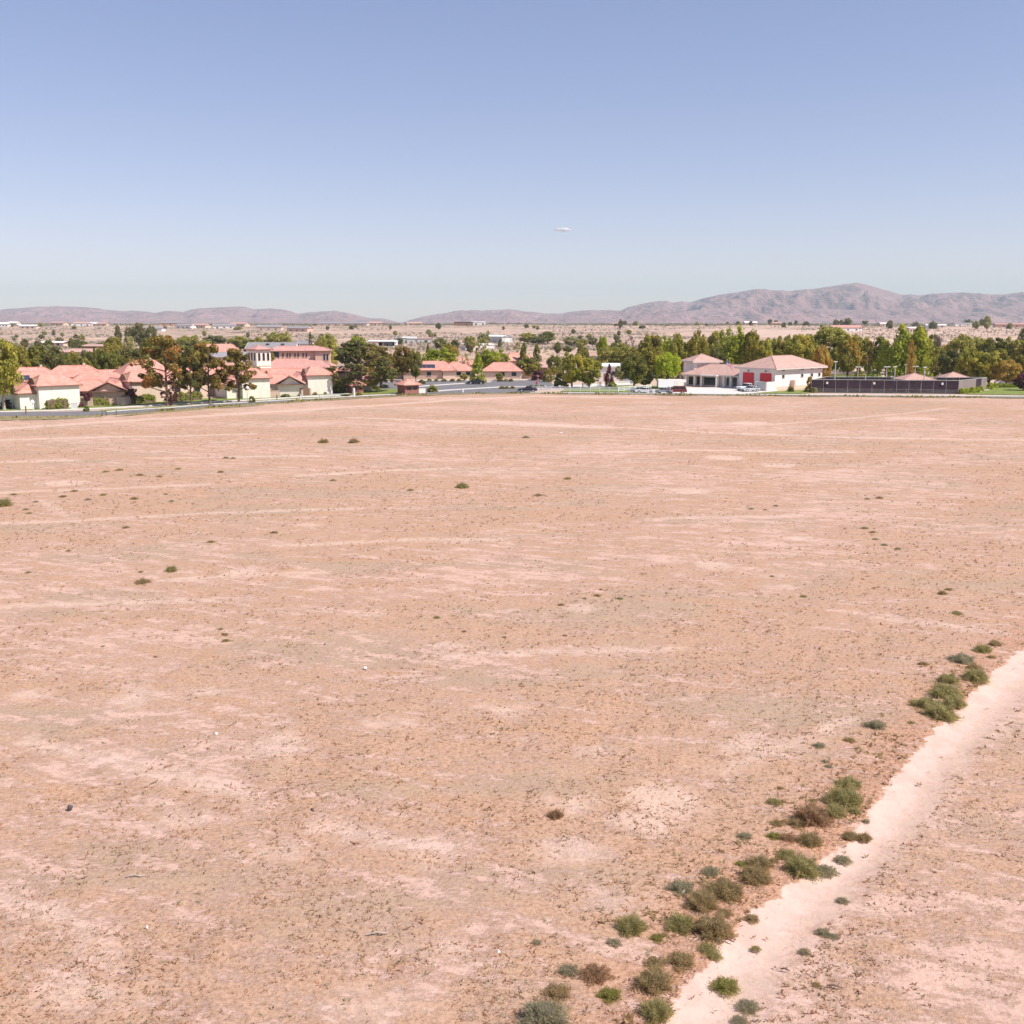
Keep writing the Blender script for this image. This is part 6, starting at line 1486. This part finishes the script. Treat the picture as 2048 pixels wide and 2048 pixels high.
# tufts of dry grass and clods: stuff
def tufts(name, n, seed, Ymax, hmin, hmax, color, label, sel=None, blades=5, wide=.8, flat=.6):
    r = np.random.default_rng(seed); k = n * 4
    # density per unit picture width: sample distance so that near ground gets its share
    Y = 19 * (Ymax / 19) ** (r.random(k) ** 1.15); X = (-.62 + 1.24 * r.random(k)) * (Y + 4)
    cl = fbm(X / 2.2, Y / 2.2, 4, seed + 3) + .35 * (fbm(X / 14, Y / 11, 4, 31) - .5) * 2
    ok = cl > .44 + .16 * r.random(k)
    if sel is not None: ok = ok & sel(X, Y, r)
    d, s = poly_sd(X, Y, PL); d2, s2 = poly_sd(X, Y, PR)
    onp = (d * s > -.05) & (-d2 * s2 > .3 * r.random(k) - .2); ok = ok & (~onp | (r.random(k) < .03))
    d3, s3 = poly_sd(X, Y, edge_w); ok = ok & (d3 * s3 > .5)
    X, Y = X[ok][:n], Y[ok][:n]; m = len(X)
    sc = (.75 + .45 * np.clip(Y / 60, 0, 1.6)); hh = (hmin + (hmax - hmin) * r.random(m) ** 3.0) * sc
    B = blades; C = np.repeat(np.stack([X, Y, fz(X, Y) - .015], 1), B, 0); Hh = np.repeat(hh, B) * r.uniform(.5, 1.1, m * B)
    a = r.random(m * B) * 2 * pi; out = np.stack([np.cos(a), np.sin(a), np.zeros(m * B)], 1)
    tip = C + out * (Hh * wide * 2 * r.random(m * B))[:, None] + np.array([0, 0, 1]) * (Hh * .75 * (1 - .4 * r.random(m * B)))[:, None]
    side = np.stack([-np.sin(a), np.cos(a), np.zeros(m * B)], 1) * (Hh * flat)[:, None]
    base = C + out * (Hh * .25)[:, None]
    v = np.stack([base - side * .5, base + side * .5, tip], 1).reshape(-1, 3)
    me = fastmesh(name, v, np.arange(len(v)).reshape(-1, 3), 3, [FO[color]]); tag(link(name, me), label, None, None, 'stuff')
tufts('dry_grass_tufts', 62000, 51, 190, .028, .15, 'clod', 'dry brown grass tufts scattered over the field')
tufts('straw_tufts', 42000, 52, 210, .03, .13, 'straw', 'straw coloured tufts scattered over the field')
tufts('green_weed_tufts', 7000, 53, 225, .03, .17, 'weed_grey', 'tiny grey green weeds scattered over the field')
def nearpath(X, Y, r):
    d, s = poly_sd(X, Y, PL); return (s < 0) & (d < 1.6 * r.random(len(X)) + .1) & (Y < 95)
tufts('path_thatch', 9000, 54, 90, .04, .10, 'clod', 'reddish brown dry thatch along the left edge of the path', nearpath, wide=.7)
def band(X, Y, r):
    d, s = poly_sd(X, Y, PL); return (s < 0) & (d < 3.2 * r.random(len(X)) ** .8) & (Y < 48) & (fbm(X / 1.6, Y / 1.6, 3, 91) > .47)
tufts('path_dry_grass', 6000, 55, 50, .10, .30, 'weed_olive', 'dry olive grass between the bushes along the left edge of the path', band, wide=.8)
tufts('path_rusty_grass', 7000, 56, 50, .06, .20, 'weed_brown', 'rusty dry grass between the bushes along the left edge of the path', band, wide=.9)
# weeds along the field edge
def near_edge(X, Y, r):
    d, s = poly_sd(X, Y, edge_w); return (d < 3.0 * r.random(len(X)))
def edge_weeds():
    r = np.random.default_rng(8); P = [Vector(p) for p in edge_w]; vs = []
    for a, b in zip(P[:-1], P[1:]):
        ln = (b - a).length; n = int(ln * 5)
        for k in range(n):
            p = a + (b - a) * r.random(); q = Vector((-(b - a).y, (b - a).x)).normalized() * (r.normal() * .8 + .9)
            h = r.uniform(.08, .32) * (1.6 if fbm(p.x / 5, p.y / 5, 2, 4) > .55 else .8); x, y = p.x + q.x, p.y + q.y
            for j in range(5):
                an = r.random() * 6.28; c_, s_ = cos(an), sin(an)
                vs += [(x + c_ * .1 - s_ * h * .4, y + s_ * .1 + c_ * h * .4, 0), (x + c_ * .1 + s_ * h * .4, y + s_ * .1 - c_ * h * .4, 0), (x + c_ * h * .5, y + s_ * h * .5, h)]
    me = fastmesh('verge_weeds', vs, np.arange(len(vs)).reshape(-1, 3), 3, [FO['olive']]); tag(link('verge_weeds', me), 'olive weeds along the far edge of the field', None, None, 'stuff')
edge_weeds()
